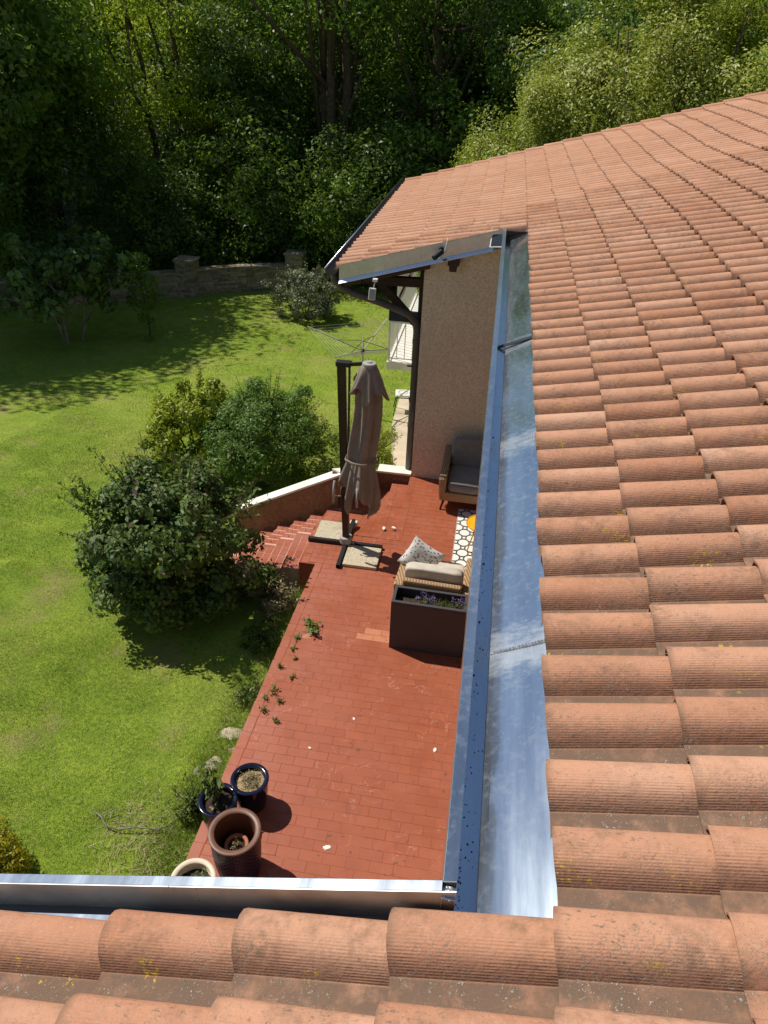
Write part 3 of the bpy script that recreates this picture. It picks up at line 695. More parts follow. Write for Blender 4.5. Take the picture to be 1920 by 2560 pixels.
b = MB(); b.tube([(-.985, 9.90, 1.78), (-1.08, 9.86, 1.79)], .012, 6); b.build('pipe_hook', M['black'], dp)
# timber of the deep eaves
b = MB(); b.bar((-2.0, 9.72, f(-2.0) - .25), (-.85, 9.72, f(-.85) - .25), .09, .13); b.build('rafter', M['wood_dark'], house)
b = MB(); b.bar((-.905, 10.06, 2.95), (-1.85, 10.06, 2.93), .10, .12); b.build('eaves_beam', M['wood_dark'], house)
b = MB(); b.bar((-.93, 10.06, 2.28), (-1.55, 10.06, 2.90), .09, .10); b.build('brace', M['wood_dark'], house)
b = MB(); b.box(-.99, 10.02, 1.9, -.912, 10.10, 3.25); b.build('wall_post', M['wood_dark'], house)
b = MB(); b.bar((-1.80, 9.62, 3.05), (-1.80, 17.0, 3.05), .10, .14); b.build('purlin', M['wood_dark'], house)
b = MB(); b.box(-.60, 9.60, 3.32, -.45, 9.768, 3.44); b.add([(-.58, 9.60, 3.32), (-.47, 9.60, 3.32), (-.48, 9.62, 3.24), (-.57, 9.62, 3.24)], [(0, 3, 2, 1)]); b.build('purlin_end', M['wood_dark'], house)
for k in range(1, 9):
    b = MB(); y = 9.9 + k * .85; b.bar((-2.0, y, f(-2.0) - .24), (-.85, y, f(-.85) - .24), .07, .11); b.build('rafter', M['wood_dark'], house)

# balcony on the garden side of the far wing
bal = link('balcony', None, house)
b = MB(); b.box(-1.97, 14.0, .00, -.912, 19.0, .16); b.build('balcony_slab', M['whitepaint'], bal, bevel=.006)
bx0, by0, bz0, bz1 = -1.93, 14.05, .16, 1.0
def post(b, x, y, w=.014, z0=bz0, z1=bz1): b.box(x - w, y - w, z0, x + w, y + w, z1)
b = MB(); post(b, bx0, by0, .022); b.build('railing_post', M['whitepaint'], bal)
for x in np.arange(bx0 + .16, -.95, .16): b = MB(); post(b, x, by0, .008, bz0 + .08, bz1 - .02); b.build('baluster', M['whitepaint'], bal)
for y in np.arange(by0 + .16, 18.9, .16): b = MB(); post(b, bx0, y, .008, bz0 + .08, bz1 - .02); b.build('baluster', M['whitepaint'], bal)
b = MB(); b.box(bx0 - .02, by0 - .02, bz1 - .02, -.92, by0 + .02, bz1 + .015); b.box(bx0 - .02, by0 + .021, bz1 - .02, bx0 + .02, 18.95, bz1 + .015); b.box(bx0 - .01, by0 - .01, bz0 + .06, -.92, by0 + .01, bz0 + .08); b.box(bx0 - .01, by0 + .011, bz0 + .06, bx0 + .01, 18.95, bz0 + .08); b.build('hand_rail', M['whitepaint'], bal)
b = MB(); b.box(bx0 - .03, by0 - .04, 1.02, -.93, by0 + .015, 1.24); b.build('rail_cover', M['navy'], bal, bevel=.01)
b = MB(); b.grid(14, 5, lambda u, v: (bx0 - .05 + .02 * math.sin(u * 40) * (1 - v) , by0 + 1.3 + u * 3.6, 1.06 + v * .75)); b.build('wind_screen', M['canvas'], bal, smooth=True, solid=.01)
b = MB(); b.box(bx0 - .03, by0 + 1.25, 1.0, bx0 - .01, by0 + 1.28, 1.9); b.box(bx0 - .03, 19.0, 1.0, bx0 - .01, 19.03, 1.9); b.build('screen_post', M['whitepaint'], bal)

# ------------------------------------------------------------------ small fittings on the far fascia
sc = tag(empty('security_camera', (-.72, 9.54, 3.49)), 'small black security camera fixed to the zinc fascia', 'camera')
b = MB(); b.tube([(.03, -.005, .045), (.03, -.03, .045)], .032, 14); b.build('mount', M['black'], sc, smooth=False)
b = MB(); b.tube([(.03, -.03, .045), (.02, -.075, .02)], .014, 8); b.build('arm', M['black'], sc, smooth=True)
b = MB(); b.tube([(.045, -.055, .035), (-.05, -.15, -.035)], .036, 16); b.build('body', M['black'], sc, bevel=.006)
b = MB(); b.tube([(-.051, -.151, -.036), (-.053, -.153, -.0375)], .026, 14); b.build('lens', M['glasspanel'], sc)
b = MB(); pts = [(.10, -.006, .19), (.09, -.012, .10), (.07, -.03, .02), (.045, -.06, -.03), (.0, -.07, -.06)]; b.tube(pts, .005, 6); b.build('cable', M['white'], sc, smooth=True)
sp = tag(empty('solar_panel', (0.0, 9.50, 3.70)), 'small tilted solar panel at the top end of the fascia', 'solar panel')
sp.rotation_euler = (R(48), R(-8), R(-14))
b = MB(); b.box(-.085, -.095, -.008, .085, .095, .006); b.build('frame', M['white'], sp, bevel=.012)
b = MB(); b.box(-.070, -.080, .0065, .070, .080, .009); b.build('cells', M['glasspanel'], sp)
b = MB(); b.tube([(0, 0, -.008), (0, .03, -.05), (0, .06, -.06)], .012, 8); b.build('bracket', M['white'], sp)
b = MB(); b.tube([(-.07, .09, -.004), (-.10, .14, .01), (-.085, .19, .02)], .004, 6); b.build('cable', M['white'], sp)
la = tag(empty('wall_lamp', (-1.5, 9.40, 3.10)), 'white box lamp hanging on a stem below the eaves corner', 'lamp')
b = MB(); b.box(-.045, -.03, .0, .02, .03, .035); b.build('clip', M['whitepaint'], la, bevel=.004)
b = MB(); b.tube([(-.012, 0, 0), (-.03, -.02, -.085)], .009, 8); b.build('stem', M['greyplastic'], la)
b = MB(); b.box(-.075, -.055, -.235, .015, -.005, -.085); o = b.build('housing', M['white'], la, bevel=.006); o.rotation_euler = (R(-12), R(3), 0)
b = MB(); b.box(-.066, -.060, -.225, .006, -.0565, -.10); o = b.build('panel', M['greyplastic'], la); o.rotation_euler = (R(-12), R(3), 0)

# ------------------------------------------------------------------ parasol
PX, PY = -1.547, 7.763
pa = tag(empty('parasol', (PX, PY, 0)), 'closed taupe cantilever parasol with dark mast on a cross base', 'parasol')
b = MB(); b.hexa([(-.045,-.035,.12),(.045,-.035,.12),(.045,.035,.12),(-.045,.035,.12),(-.122,-.04,2.58),(-.02,-.04,2.58),(-.02,.04,2.58),(-.122,.04,2.58)]); b.build('mast', M['brownmetal'], pa, bevel=.012)
b = MB(); b.hexa([(.012,-.02,1.2),(.032,-.02,1.2),(.032,.02,1.2),(.012,.02,1.2),(.014,-.02,2.56),(.036,-.02,2.56),(.036,.02,2.56),(.014,.02,2.56)]); b.build('guide_rail', M['brownmetal'], pa)
b = MB(); b.box(-.135, -.048, 2.57, .045, .048, 2.63); b.build('mast_cap', M['graphite'], pa, bevel=.010)
b = MB(); b.tube([(.035, 0, 2.60), (.045, -.02, 2.60)], .018, 10); b.build('hinge_bolt', M['greyplastic'], pa)
b = MB(); b.tube([(0, 0, .045), (0, 0, .15)], .085, 20); b.build('base_collar', M['greyplastic'], pa, bevel=.012)
b = MB(); b.tube([(.09, -.02, .06), (.12, -.03, .06)], .018, 10); b.build('lock_knob', M['greyplastic'], pa)
def channel(b, x0, y0, x1, y1, w=.055, h=.05):     # an open C-section bar lying on the floor
    d = Vector((x1 - x0, y1 - y0, 0)).normalized(); l = Vector((-d.y, d.x, 0))
    a = Vector((x0, y0, .006)); c = Vector((x1, y1, .006))
    b.bar(a + l * 0, c + l * 0, w, .008); b.bar(a + l * (w/2 - .004) + Vector((0,0,h/2)), c + l * (w/2 - .004) + Vector((0,0,h/2)), .006, h); b.bar(a - l * (w/2 - .004) + Vector((0,0,h/2)), c - l * (w/2 - .004) + Vector((0,0,h/2)), .006, h)
    b.bar(a + Vector((0,0,h)), c + Vector((0,0,h)), w - .012, .004)
for (x, y) in ((-.52, 0), (.50, 0), (0, -.53), (0, .55)):
    b = MB(); channel(b, x * .12, y * .12, x, y); b.build('base_bar', M['graphite'], pa)
# crank housing low on the mast
b = MB(); b.box(-.105, -.075, .62, -.035, -.03, .82); b.build('crank_box', M['brownmetal'], pa, bevel=.02)
b = MB(); b.tube([(-.10, -.06, .80), (-.15, -.075, .82), (-.165, -.08, .70)], .012, 8); b.build('crank_handle', M['greyplastic'], pa, smooth=True)
# folded canopy
cxy = Vector((.215, -.10, 0))
def canopy_r(z): return float(np.interp(z, [.55, .8, 1.0, 1.2, 1.40, 1.46, 1.7, 2.05, 2.25, 2.45, 2.62], [.27, .275, .265, .235, .182, .175, .178, .185, .185, .150, .075]))
def fold(t, z):
    tri = lambda q: 2 / math.pi * math.asin(math.sin(q) * .98)
    a = .6 * tri(5 * t + .7 + 1.3 * z) + .42 * tri(9 * t + 2.1 - 1.0 * z) + .22 * tri(16 * t + 4 + .5 * z)
    amp = np.interp(z, [.5, 1.0, 1.42, 1.8, 2.3, 2.62], [.55, .42, .16, .34, .30, .05]); return a * amp
hem = lambda t: .06 + .34 * abs(math.sin(2 * t + .9)) ** .9 + .20 * max(0, math.sin(t - 2.2)) + .07 * math.sin(7 * t)
b = MB(); n = 96; zs = list(np.linspace(0, 1, 46)); vs = []
for u in zs:
    for k in range(n):
        t = 2 * math.pi * k / n; zb = .50 + hem(t); z = zb + (2.62 - zb) * u
        r = .84 * canopy_r(z) * (1 + fold(t, z)); lean = -.05 * (1 - u) + .055 * u + .045 * math.sin(max(0, (u - .3) / .7) * math.pi)
        vs.append((cxy.x + lean + r * math.cos(t), cxy.y + r * math.sin(t) * .8, z))
b.add(vs, [(i*n+k, i*n+(k+1) % n, (i+1)*n+(k+1) % n, (i+1)*n+k) for i in range(len(zs)-1) for k in range(n)])
b.build('canopy', M['taupe'], pa, smooth=True, solid=.004)
b = MB(); vs = []; n = 64; zs = np.linspace(0, 1, 12)
for u in zs:
    for k in range(n):
        t = 2 * math.pi * k / n; z = 2.66 - u * (.34 + .07 * math.sin(4 * t + 1) + .04 * math.sin(7 * t)); r = (.075 + .13 * u ** .8) * (1 + .16 * u * math.sin(8 * t + .5) + .08 * u * math.sin(13 * t))
        vs.append((cxy.x + .058 + r * math.cos(t), cxy.y + r * math.sin(t) * .85, z))
b.add(vs, [(i*n+(k+1) % n, i*n+k, (i+1)*n+k, (i+1)*n+(k+1) % n) for i in range(len(zs)-1) for k in range(n)])
b.build('wind_vent', M['taupe'], pa, smooth=True, solid=.004)
b = MB(); b.lathe((cxy.x + .058, cxy.y, 2.64), [(.0, .055), (.03, .055), (.032, .045), (.078, .038), (.082, .02), (.078, 0), (0, 0)], 28); b.build('top_cap', M['greyplastic'], pa, smooth=True, auto=40)
b = MB(); b.lathe((cxy.x + .0, cxy.y, 1.41), [(.205, 0), (.212, .012), (.205, .035)], 40, lambda i, t, r, z: (r * (1 + .35 * fold(t, 1.42)) * (1 if True else 1), z)); o = b.build('tie_strap', M['taupe'], pa, smooth=True, solid=.006); o.scale = (1, .86, 1); o.location = (0, -.014, 0)
for (t, z, h) in ((-1.45, .86, .26), (3.6, .86, .26), (-2.7, .80, .28)):
    r = canopy_r(z + .1) * 1.2; b = MB(); x, y = cxy.x - .05 + r * math.cos(t), cxy.y + r * math.sin(t) * .8
    b.tube([(x, y, z), (x - .01 * math.cos(t), y - .02 * math.sin(t), z + h)], [.016, .014], 8); b.build('rib_end', M['greyplastic'], pa, smooth=True)
b = MB(); b.bar((-.02, 0, 2.59), (.26, -.08, 2.66), .03, .04); b.build('hanger_arm', M['brownmetal'], pa)

def slab(x0, y0, x1, y1, z, lab):
    o = tag(empty('paving_slab', ((x0+x1)/2, (y0+y1)/2, z)), lab, 'slab', 'ballast slabs on the parasol base')
    b = MB(); a, c = (x1-x0)/2, (y1-y0)/2; b.box(-a, -c, 0, a, c, .045); b.build('slab', M['slabstone'], o, bevel=.006)
slab(-1.50, 7.285, -1.05, 7.72, .0, 'beige gravel slab in front of the parasol mast, crossed by its shadow')
slab(-2.00, 7.80, -1.59, 8.22, .0, 'beige gravel slab behind the parasol mast, beside broken tile pieces')
for i, (x, y, z, s, r_) in enumerate([(-1.66, 8.25, -.02, .09, .4), (-1.74, 8.30, -.03, .07, 1.2), (-1.82, 8.33, -.05, .06, 2.0), (-1.58, 8.22, .0, .05, .1)]):
    q = tile_mb(s, s * .6, .9, .012); o = link('tile_shard', q.mesh('tile_shard', M['qtile'])); o.location = (x, y, z + .03); o.rotation_euler = (.25, .1 * i, r_)
    tag(o, 'broken piece of red tile behind the rear parasol slab', 'tile shard', 'broken tile pieces behind the parasol base')
blk = MB(); blk.box(-1.60, 8.29, -.07, -1.50, 8.37, .0); tag(blk.build('support_block', M['coping'], bevel=.004), 'pale block propping the rear bar of the parasol base', 'block')

# ------------------------------------------------------------------ seats, table, rug, planters
def rounded(b, cx, cy, cz, sx, sy, sz, p=5.0, n=20, m2=10, puff=0.0, wr=0.0, seed=0):
    vs = []
    for j in range(m2 + 1):
        f_ = -math.pi / 2 + math.pi * j / m2
        for i in range(n):
            t = 2 * math.pi * i / n; ex = 2 / p
            c_ = lambda a: math.copysign(abs(math.cos(a)) ** ex, math.cos(a)); s_ = lambda a: math.copysign(abs(math.sin(a)) ** ex, math.sin(a))
            x, y, z = c_(f_) * c_(t), c_(f_) * s_(t), s_(f_)
            k = 1 + wr * (math.sin(7 * x + seed) * math.sin(6 * y + 2 * seed) + .5 * math.sin(13 * x + 11 * y + seed))
            vs.append((cx + x * sx / 2 * k, cy + y * sy / 2 * k, cz + z * sz / 2 * (1 + puff * (1 - x * x) * (1 - y * y)) * k))
    b.add(vs, [(j*n+i, j*n+(i+1) % n, (j+1)*n+(i+1) % n, (j+1)*n+i) for j in range(m2) for i in range(n)]); return b
def armchair(loc, rz, cloth, label, wick='wicker'):
    # local: front is +y, back is -y; 0.86 wide, 0.82 deep
    c = tag(empty('armchair', loc, rz), label, 'armchair', 'rattan armchairs facing each other across the rug')
    W, D = .43, .41
    b = MB(); b.hexa([(-W+.02,-D+.03,.17),(W-.02,-D+.03,.17),(W-.02,D-.02,.17),(-W+.02,D-.02,.17),(-W+.01,-D,.33),(W-.01,-D,.33),(W-.01,D,.33),(-W+.01,D,.33)]); b.build('seat_base', M[wick], c, bevel=.02)
    for s in (-1, 1):
        b = MB(); xo, xi = s * W, s * (W - .10)
        b.hexa([(min(xo,xi)+.0,-D,.30),(max(xo,xi),-D,.30),(max(xo,xi),D+.005,.30),(min(xo,xi),D+.005,.30),(min(xo,xi)-.008,-D-.04,.66),(max(xo,xi)+.008,-D-.04,.66),(max(xo,xi)+.008,D-.01,.55),(min(xo,xi)-.008,D-.01,.55)]); b.build('arm', M[wick], c, bevel=.025)
    b = MB(); b.hexa([(-W+.101,-D,.30),(W-.101,-D,.30),(W-.101,-D+.08,.30),(-W+.101,-D+.08,.30),(-W+.101,-D-.055,.74),(W-.101,-D-.055,.74),(W-.101,-D+.02,.74),(-W+.101,-D+.02,.74)]); b.build('back', M[wick], c, bevel=.02)
    b = MB(); rounded(b, 0, .06, .395, .645, .69, .145, 6, 32, 12, .12, .012, 1); b.build('seat_cushion', M[cloth], c, smooth=True)
    b = MB(); rounded(b, 0, 0, 0, .66, .14, .46, 6, 36, 16, .0, .014, 2); o = b.build('back_cushion', M[cloth], c, smooth=True); o.location = (0, -D + .135, .645); o.rotation_euler = (R(10), 0, 0)
    for sx_ in (-1, 1):
        for sy_ in (-1, 1):
            b = MB(); b.tube([(sx_ * .34, sy_ * .31, .19), (sx_ * .385, sy_ * .37, 0)], [.024, .013], 8); b.build('leg', M['wood_dark'], c, smooth=True)
    return c
armchair((-.25, 6.695, 0), R(-2.5), 'beige', 'rattan armchair with beige cushions, its back to the black planter')
armchair((.02, 9.27, 0), R(180 - 1), 'charcoal', 'rattan armchair with dark grey cushions against the roughcast wall')
pl = tag(empty('scatter_cushion', (-.44, 6.72, .475), R(8)), 'white speckled scatter cushion propped in the beige armchair', 'cushion')
b = MB(); n = 17
def pil(u, v, s):
    x, y = u * 2 - 1, v * 2 - 1; e = (1 - x ** 4) * (1 - y ** 4); k = .9 + .1 * (x * x * y * y)
    return (x * .215 * k, s * .065 * max(0, e) ** .55, y * .215 * k)
b.grid(n, n, lambda u, v: pil(u, v, 1)); b.grid(n, n, lambda u, v: pil(u, v, -1))
o = b.build('cover', M['speckle'], pl, smooth=True); o.rotation_euler = (R(-14), R(-62), 0); o.location = (0, 0, .245)

rug = tag(empty('rug', (.55, 8.25, 0)), 'white rug with black ring pattern between the armchairs', 'rug')
b = MB(); b.box(-.645, -1.1, .002, .65, .72, .010); b.build('pile', M['rug'], rug)
b = MB(); b.box(-.655, -1.105, .002, -.646, .725, .011); b.build('edge_binding', M['greyplastic'], rug)
tb = tag(empty('side_table', (.245, 8.0, .01)), 'small round yellow metal side table on the patterned rug', 'table')
b = MB(); b.lathe((0, 0, .43), [(0, .006), (.20, .006), (.208, .014), (.214, .014), (.216, .0), (.21, -.006), (0, -.006)], 48); b.build('table_top', M['yellow'], tb, smooth=True, auto=35)
for t in (200, 320, 80):
    b = MB(); a = R(t); b.tube([(.08 * math.cos(a), .08 * math.sin(a), .425), (.17 * math.cos(a), .17 * math.sin(a), 0)], .009, 8); b.build('leg', M['yellow'], tb, smooth=True)

# ------------------------------------------------------------------ leaves
def leaves(P, Nrm, size, aspect=.5, fold=.25, lv=None, jit=.5, along=None):
    """numpy: one folded diamond per leaf -> (verts, faces, lv)"""
    n = len(P); Nrm = Nrm + rng.normal(0, jit, (n, 3)); Nrm /= np.linalg.norm(Nrm, axis=1, keepdims=True) + 1e-9
    d = rng.normal(0, 1, (n, 3)) if along is None else along + rng.normal(0, .35, (n, 3))
    d -= Nrm * (d * Nrm).sum(1, keepdims=True); d /= np.linalg.norm(d, axis=1, keepdims=True) + 1e-9
    s = np.cross(Nrm, d); sz = (size * rng.uniform(.65, 1.25, n))[:, None]
    droop = Nrm * sz * fold
    v = np.stack([P - d * sz * .5, P + s * sz * aspect * .5 + droop * .3, P + d * sz * .5 - droop * .35, P - s * sz * aspect * .5 + droop * .3], 1).reshape(-1, 3)
    lvv = rng.uniform(0, 1, n) if lv is None else lv
    return v, np.repeat(lvv, 4)
def leaf_object(name, parts, mat, parent):
    v = np.concatenate([p[0] for p in parts]); lv = np.concatenate([p[1] for p in parts]); n = len(v) // 4
    me = bpy.data.meshes.new(name); me.vertices.add(len(v)); me.vertices.foreach_set('co', v.astype(np.float32).ravel())
    me.loops.add(n * 4); me.loops.foreach_set('vertex_index', np.arange(n * 4, dtype=np.int32))
    me.polygons.add(n); me.polygons.foreach_set('loop_start', np.arange(0, n * 4, 4, dtype=np.int32)); me.polygons.foreach_set('loop_total', np.full(n, 4, np.int32))
    at = me.attributes.new('lv', 'FLOAT', 'POINT'); at.data.foreach_set('value', lv.astype(np.float32))
    me.materials.append(mat); me.update(); me.validate(); return link(name, me, parent)
def unit(n):
    u = rng.normal(0, 1, (n, 3)); return u / np.linalg.norm(u, axis=1, keepdims=True)
def clumps(nc, rad, centre, shell=.55, squash=1.0, lower=-.75, uneven=.18):
    """clump centres spread through an ellipsoid, denser towards its surface"""
    u = unit(nc * 3); u = u[u[:, 2] > lower][:nc]; r = shell + (1 - shell) * rng.uniform(0, 1, len(u)) ** .6
    r *= 1 + rng.normal(0, uneven, len(u)); return np.array(centre) + u * r[:, None] * np.array(rad), u
def cloud(cc, cu, cr, per, size, aspect=.5, upw=.5, jit=.5, fold=.25, flat=.8, outw=.4):
    out = []
    for c, u in zip(cc, cu):
        r = cr * rng.uniform(.6, 1.35); n = int(per * rng.uniform(.6, 1.3)); q = unit(n); rr = rng.uniform(.25, 1, n) ** .5
        P = c + q * rr[:, None] * r * np.array([1, 1, flat]); Nr = q * .7 + u * outw + np.array([0, 0, upw])
        base = rng.uniform(0, .45); out.append(leaves(P, Nr, size, aspect, fold, np.clip(base + rng.uniform(0, .6, n), 0, 1), jit))
    return out
def shrub(name, loc, rad, zc, nc, cr, per, size, mat, label, cat='shrub', aspect=.5, stems=7, group=None, shell=.5, upw=.5, uneven=.18, sprigs=0, sprig_len=.35):
    o = tag(empty(name, loc), label, cat, group); cc, cu = clumps(nc, rad, (0, 0, zc), shell, lower=-.8, uneven=uneven)
    parts = cloud(cc, cu, cr, per, size, aspect, upw)
    b = MB()
    for k in range(sprigs):           # thin shoots that break the outline
        u = unit(1)[0]; u[2] = abs(u[2]) * .8 + .2; u /= np.linalg.norm(u); p0 = np.array((0, 0, zc)) + u * np.array(rad) * .9; p1 = p0 + (u + np.array([0, 0, .4])) * sprig_len * rng.uniform(.5, 1.2)
        b.tube([p0 - u * .3, p0, p1], [.008, .006, .003], 4); m_ = 26; tt = rng.uniform(0, 1, m_)[:, None]
        parts.append(leaves(p0 + (p1 - p0) * tt + rng.normal(0, .03, (m_, 3)), np.tile(u, (m_, 1)), size * .9, aspect, .25, rng.uniform(.3, 1, m_), .7))
    leaf_object('foliage', parts, L[mat], o)
    for k in range(stems):
        c = cc[rng.integers(len(cc))]; b.tube([(c[0] * .06, c[1] * .06, -.1), (c[0] * .4, c[1] * .4, c[2] * .45), tuple(c)], [.028, .018, .006], 5)
    b.build('stem', M['bark'], o); return o

def gzf(x, y): return float(gz(x, y))
# planters with flowers
def planter(x0, x1, label):
    o = tag(empty('planter', ((x0 + x1) / 2, 6.07, 0), R(-1.2)), label, 'planter', 'tall graphite planters behind the armchair'); a = (x1 - x0) / 2; d = .145; h = .685
    b = MB(); e = .02; b.box(-a, -d, 0, a, d, h - .14)
    b.box(-a, -d, h-.1395, a, -d+e, h-.03); b.box(-a, d-e, h-.1395, a, d, h-.03); b.box(-a, -d+e+.0005, h-.1395, -a+e, d-e-.0005, h-.03); b.box(a-e, -d+e+.0005, h-.1395, a, d-e-.0005, h-.03)
    b.build('body', M['planter'], o)
    b = MB(); t = .035
    b.box(-a, -d, h-.029, a, -d+t, h); b.box(-a, d-t, h-.029, a, d, h); b.box(-a, -d+t+.0005, h-.029, -a+t, d-t-.0005, h); b.box(a-t, -d+t+.0005, h-.029, a, d-t-.0005, h); b.build('rim', M['planter'], o, bevel=.003)
    b = MB()
    b.grid(20, 6, lambda u, v: (-a + t + u * 2 * (a - t), -d + t + v * 2 * (d - t), h - .115 + .008 * math.sin(u * 31) * math.sin(v * 17))); b.build('soil', M['soil'], o, smooth=True); return o
planter(-.675, .145, 'tall graphite trough planter with purple flowers behind the beige armchair')
planter(.152, .97, 'second graphite trough planter half hidden by the gutter')
def flowers(x, y, z, r, n, label, purple=.5):
    o = tag(empty('flowering_plant', (x, y, z)), label, 'plant', 'small flowers in the planters'); b = MB(); parts = []; pp = []
    for i in range(n):
        a = rng.uniform(0, 6.28); rr = r * rng.uniform(.1, 1); h = rng.uniform(.07, .17); p = np.array((rr * math.cos(a) * 1.4, rr * math.sin(a) * .7, h)); b.tube([(p[0] * .4, p[1] * .4, -.02), tuple(p)], .002, 4)
        m_ = 10; parts.append(leaves(p * np.array([1, 1, .6]) + rng.normal(0, .016, (m_, 3)), np.tile([0, 0, 1.], (m_, 1)), .018, .5))
        if rng.uniform() < purple: pp.append(leaves(p + rng.normal(0, .012, (9, 3)), np.tile([0, 0, 1.], (9, 1)), .016, .8))
    leaf_object('foliage', parts, L['weed'], o)
    if pp: leaf_object('blossom', pp, L['purple'], o)
    b.build('stem', M['stem'], o)
flowers(-.31, 6.04, .58, .085, 26, 'purple flowering plant left of centre in the front planter', .85)
flowers(-.12, 6.03, .58, .075, 22, 'yellow green plant in the middle of the front planter', .05)
flowers(.02, 6.04, .58, .085, 24, 'pale purple flowering plant at the right end of the front planter', .4)
flowers(.30, 6.05, .58, .08, 22, 'purple flowering plant in the half hidden planter', .85)

# ------------------------------------------------------------------ pots on the terrace corner
def pot(loc, r0, r1, h, mat, rim, label, wall=.022, soil=.75, belly=1.05, soilmat='soil', inner=None, foot=None):
    o = tag(empty('plant_pot', loc), label, 'pot')
    b = MB(); P_ = [(0, 0), (r0 * .96, 0), (r0, .012)] + [(r0 + (r1 - r0) * t + (belly - 1) * r1 * math.sin(t * math.pi), .012 + (h - .05) * t) for t in (.2, .4, .6, .8, .95)] + [(r1, h - .02)]
    b.lathe((0, 0, 0), P_, 48); b.build('body', M[mat], o, smooth=True)
    b = MB(); b.lathe((0, 0, 0), [(r1, h - .02), (r1 + .012, h - .012), (r1 + .012, h - .003), (r1 + .004, h), (r1 - wall, h), (r1 - wall - .006, h - .008)], 48); b.build('rim', M[rim], o, smooth=True)
    b = MB(); b.lathe((0, 0, 0), [(r1 - wall - .006, h - .008), (r1 - wall - .006, h * .6), (r0 - wall + (r1 - r0) * soil, h * soil - .02)], 48); b.build('inner_wall', M[inner or rim], o, smooth=True)
    b = MB(); rs = r1 - wall - .007; n = 24
    vs = [(0, 0, h * soil)]; fs = []
    for i, f_ in enumerate((.35, .7, 1)):
        for k in range(n): t = 2 * math.pi * k / n; vs.append((rs * f_ * math.cos(t), rs * f_ * math.sin(t), h * soil + (.02 * (1 - f_)) + random.uniform(-.008, .008)))
    fs += [(0, 1 + k, 1 + (k + 1) % n) for k in range(n)]
    for i in range(2): fs += [(1 + i*n + k, 1 + (i+1)*n + k, 1 + (i+1)*n + (k+1) % n, 1 + i*n + (k+1) % n) for k in range(n)]
    b.add(vs, fs); b.build('soil', M[soilmat], o, smooth=True); return o
p1 = pot((-1.585, 3.745, 0), .125, .155, .35, 'blueglaze', 'blueglaze', 'dark blue glazed pot topped with dry straw, farthest of the pots', soilmat='straw', soil=.86)
p2 = pot((-1.785, 3.50, 0), .125, .155, .35, 'blueglaze', 'blueglaze', 'dark blue glazed pot holding a leafy green seedling', soil=.84)
p3 = pot((-1.495, 3.13, 0), .165, .195, .55, 'scaleglaze', 'claybrown', 'large scale patterned pot with wide brown rim, empty but for a small pot', soil=.42, wall=.03, belly=1.06, inner='claybrown')
p4 = pot((-1.75, 2.83, 0), .12, .165, .30, 'creampot', 'creampot', 'cream ceramic pot cut off by the near gutter', soil=.7)
# straw heap, seedling, inner pot with a sprig
def stalks(o, c, r, n, ln, mat, up=.25, name='straw', w=.1):
    P = np.array(c) + np.concatenate([rng.normal(0, r * .5, (n, 2)), np.abs(rng.normal(0, .012, (n, 1)))], 1)
    Nr = np.tile([0, 0, 1.], (n, 1)); leaf_object(name, [leaves(P, Nr, ln, w, .1, None, up)], L[mat], o)
s1 = tag(empty('straw_heap', (-1.585, 3.745, .305)), 'heap of dry straw lying in the farthest blue pot', 'straw'); stalks(s1, (0.01, 0, .012), .09, 420, .05, 'dry', .5, 'stalks')
def leafy(name, loc, n, h, sz, mat, label, cat='plant', spread=.12, lean=(0, 0), group=None, asp=.42):
    o = tag(empty(name, loc), label, cat, group); b = MB(); parts = []
    for i in range(n):
        a = rng.uniform(0, 6.28); s = spread * rng.uniform(.2, 1); hh = h * rng.uniform(.5, 1.1); tip = np.array((s * math.cos(a) + lean[0] * hh, s * math.sin(a) + lean[1] * hh, hh))
        b.tube([(0, 0, 0), tuple(tip * np.array((.4, .4, .5))), tuple(tip)], [.004, .003, .0015], 5)
        m_ = 9; tt = np.linspace(.25, 1.02, m_)[:, None]; base = tip * tt; out = unit(m_) * np.array((1, 1, .25)); base = base + out * sz * .5
        parts.append(leaves(base, np.tile([0, 0, 1.], (m_, 1)) + out * .3, sz, asp, .3, None, .3, along=out))
    leaf_object('foliage', parts, L[mat], o); b.build('stem', M['stem'], o); return o
leafy('seedling', (-1.80, 3.52, .30), 7, .34, .085, 'weed', 'bright green leafy seedling growing in the left blue pot', spread=.14, lean=(-.15, .2))
leafy('sprig', (-1.80, 3.44, .30), 3, .08, .03, 'dry', 'withered sprig at the front of the left blue pot', spread=.05)
ip = pot((-1.50, 3.14, .235), .065, .085, .12, 'terracotta', 'terracotta', 'small terracotta pot standing inside the large patterned pot', wall=.008, soil=.7)
leafy('sprig', (-1.50, 3.14, .32), 5, .10, .022, 'dry', 'thin dry sprig in the terracotta pot inside the large pot', spread=.05)
leafy('sprig', (-1.72, 2.86, .21), 6, .10, .04, 'bush', 'small dark sprig growing in the cream pot', spread=.07)

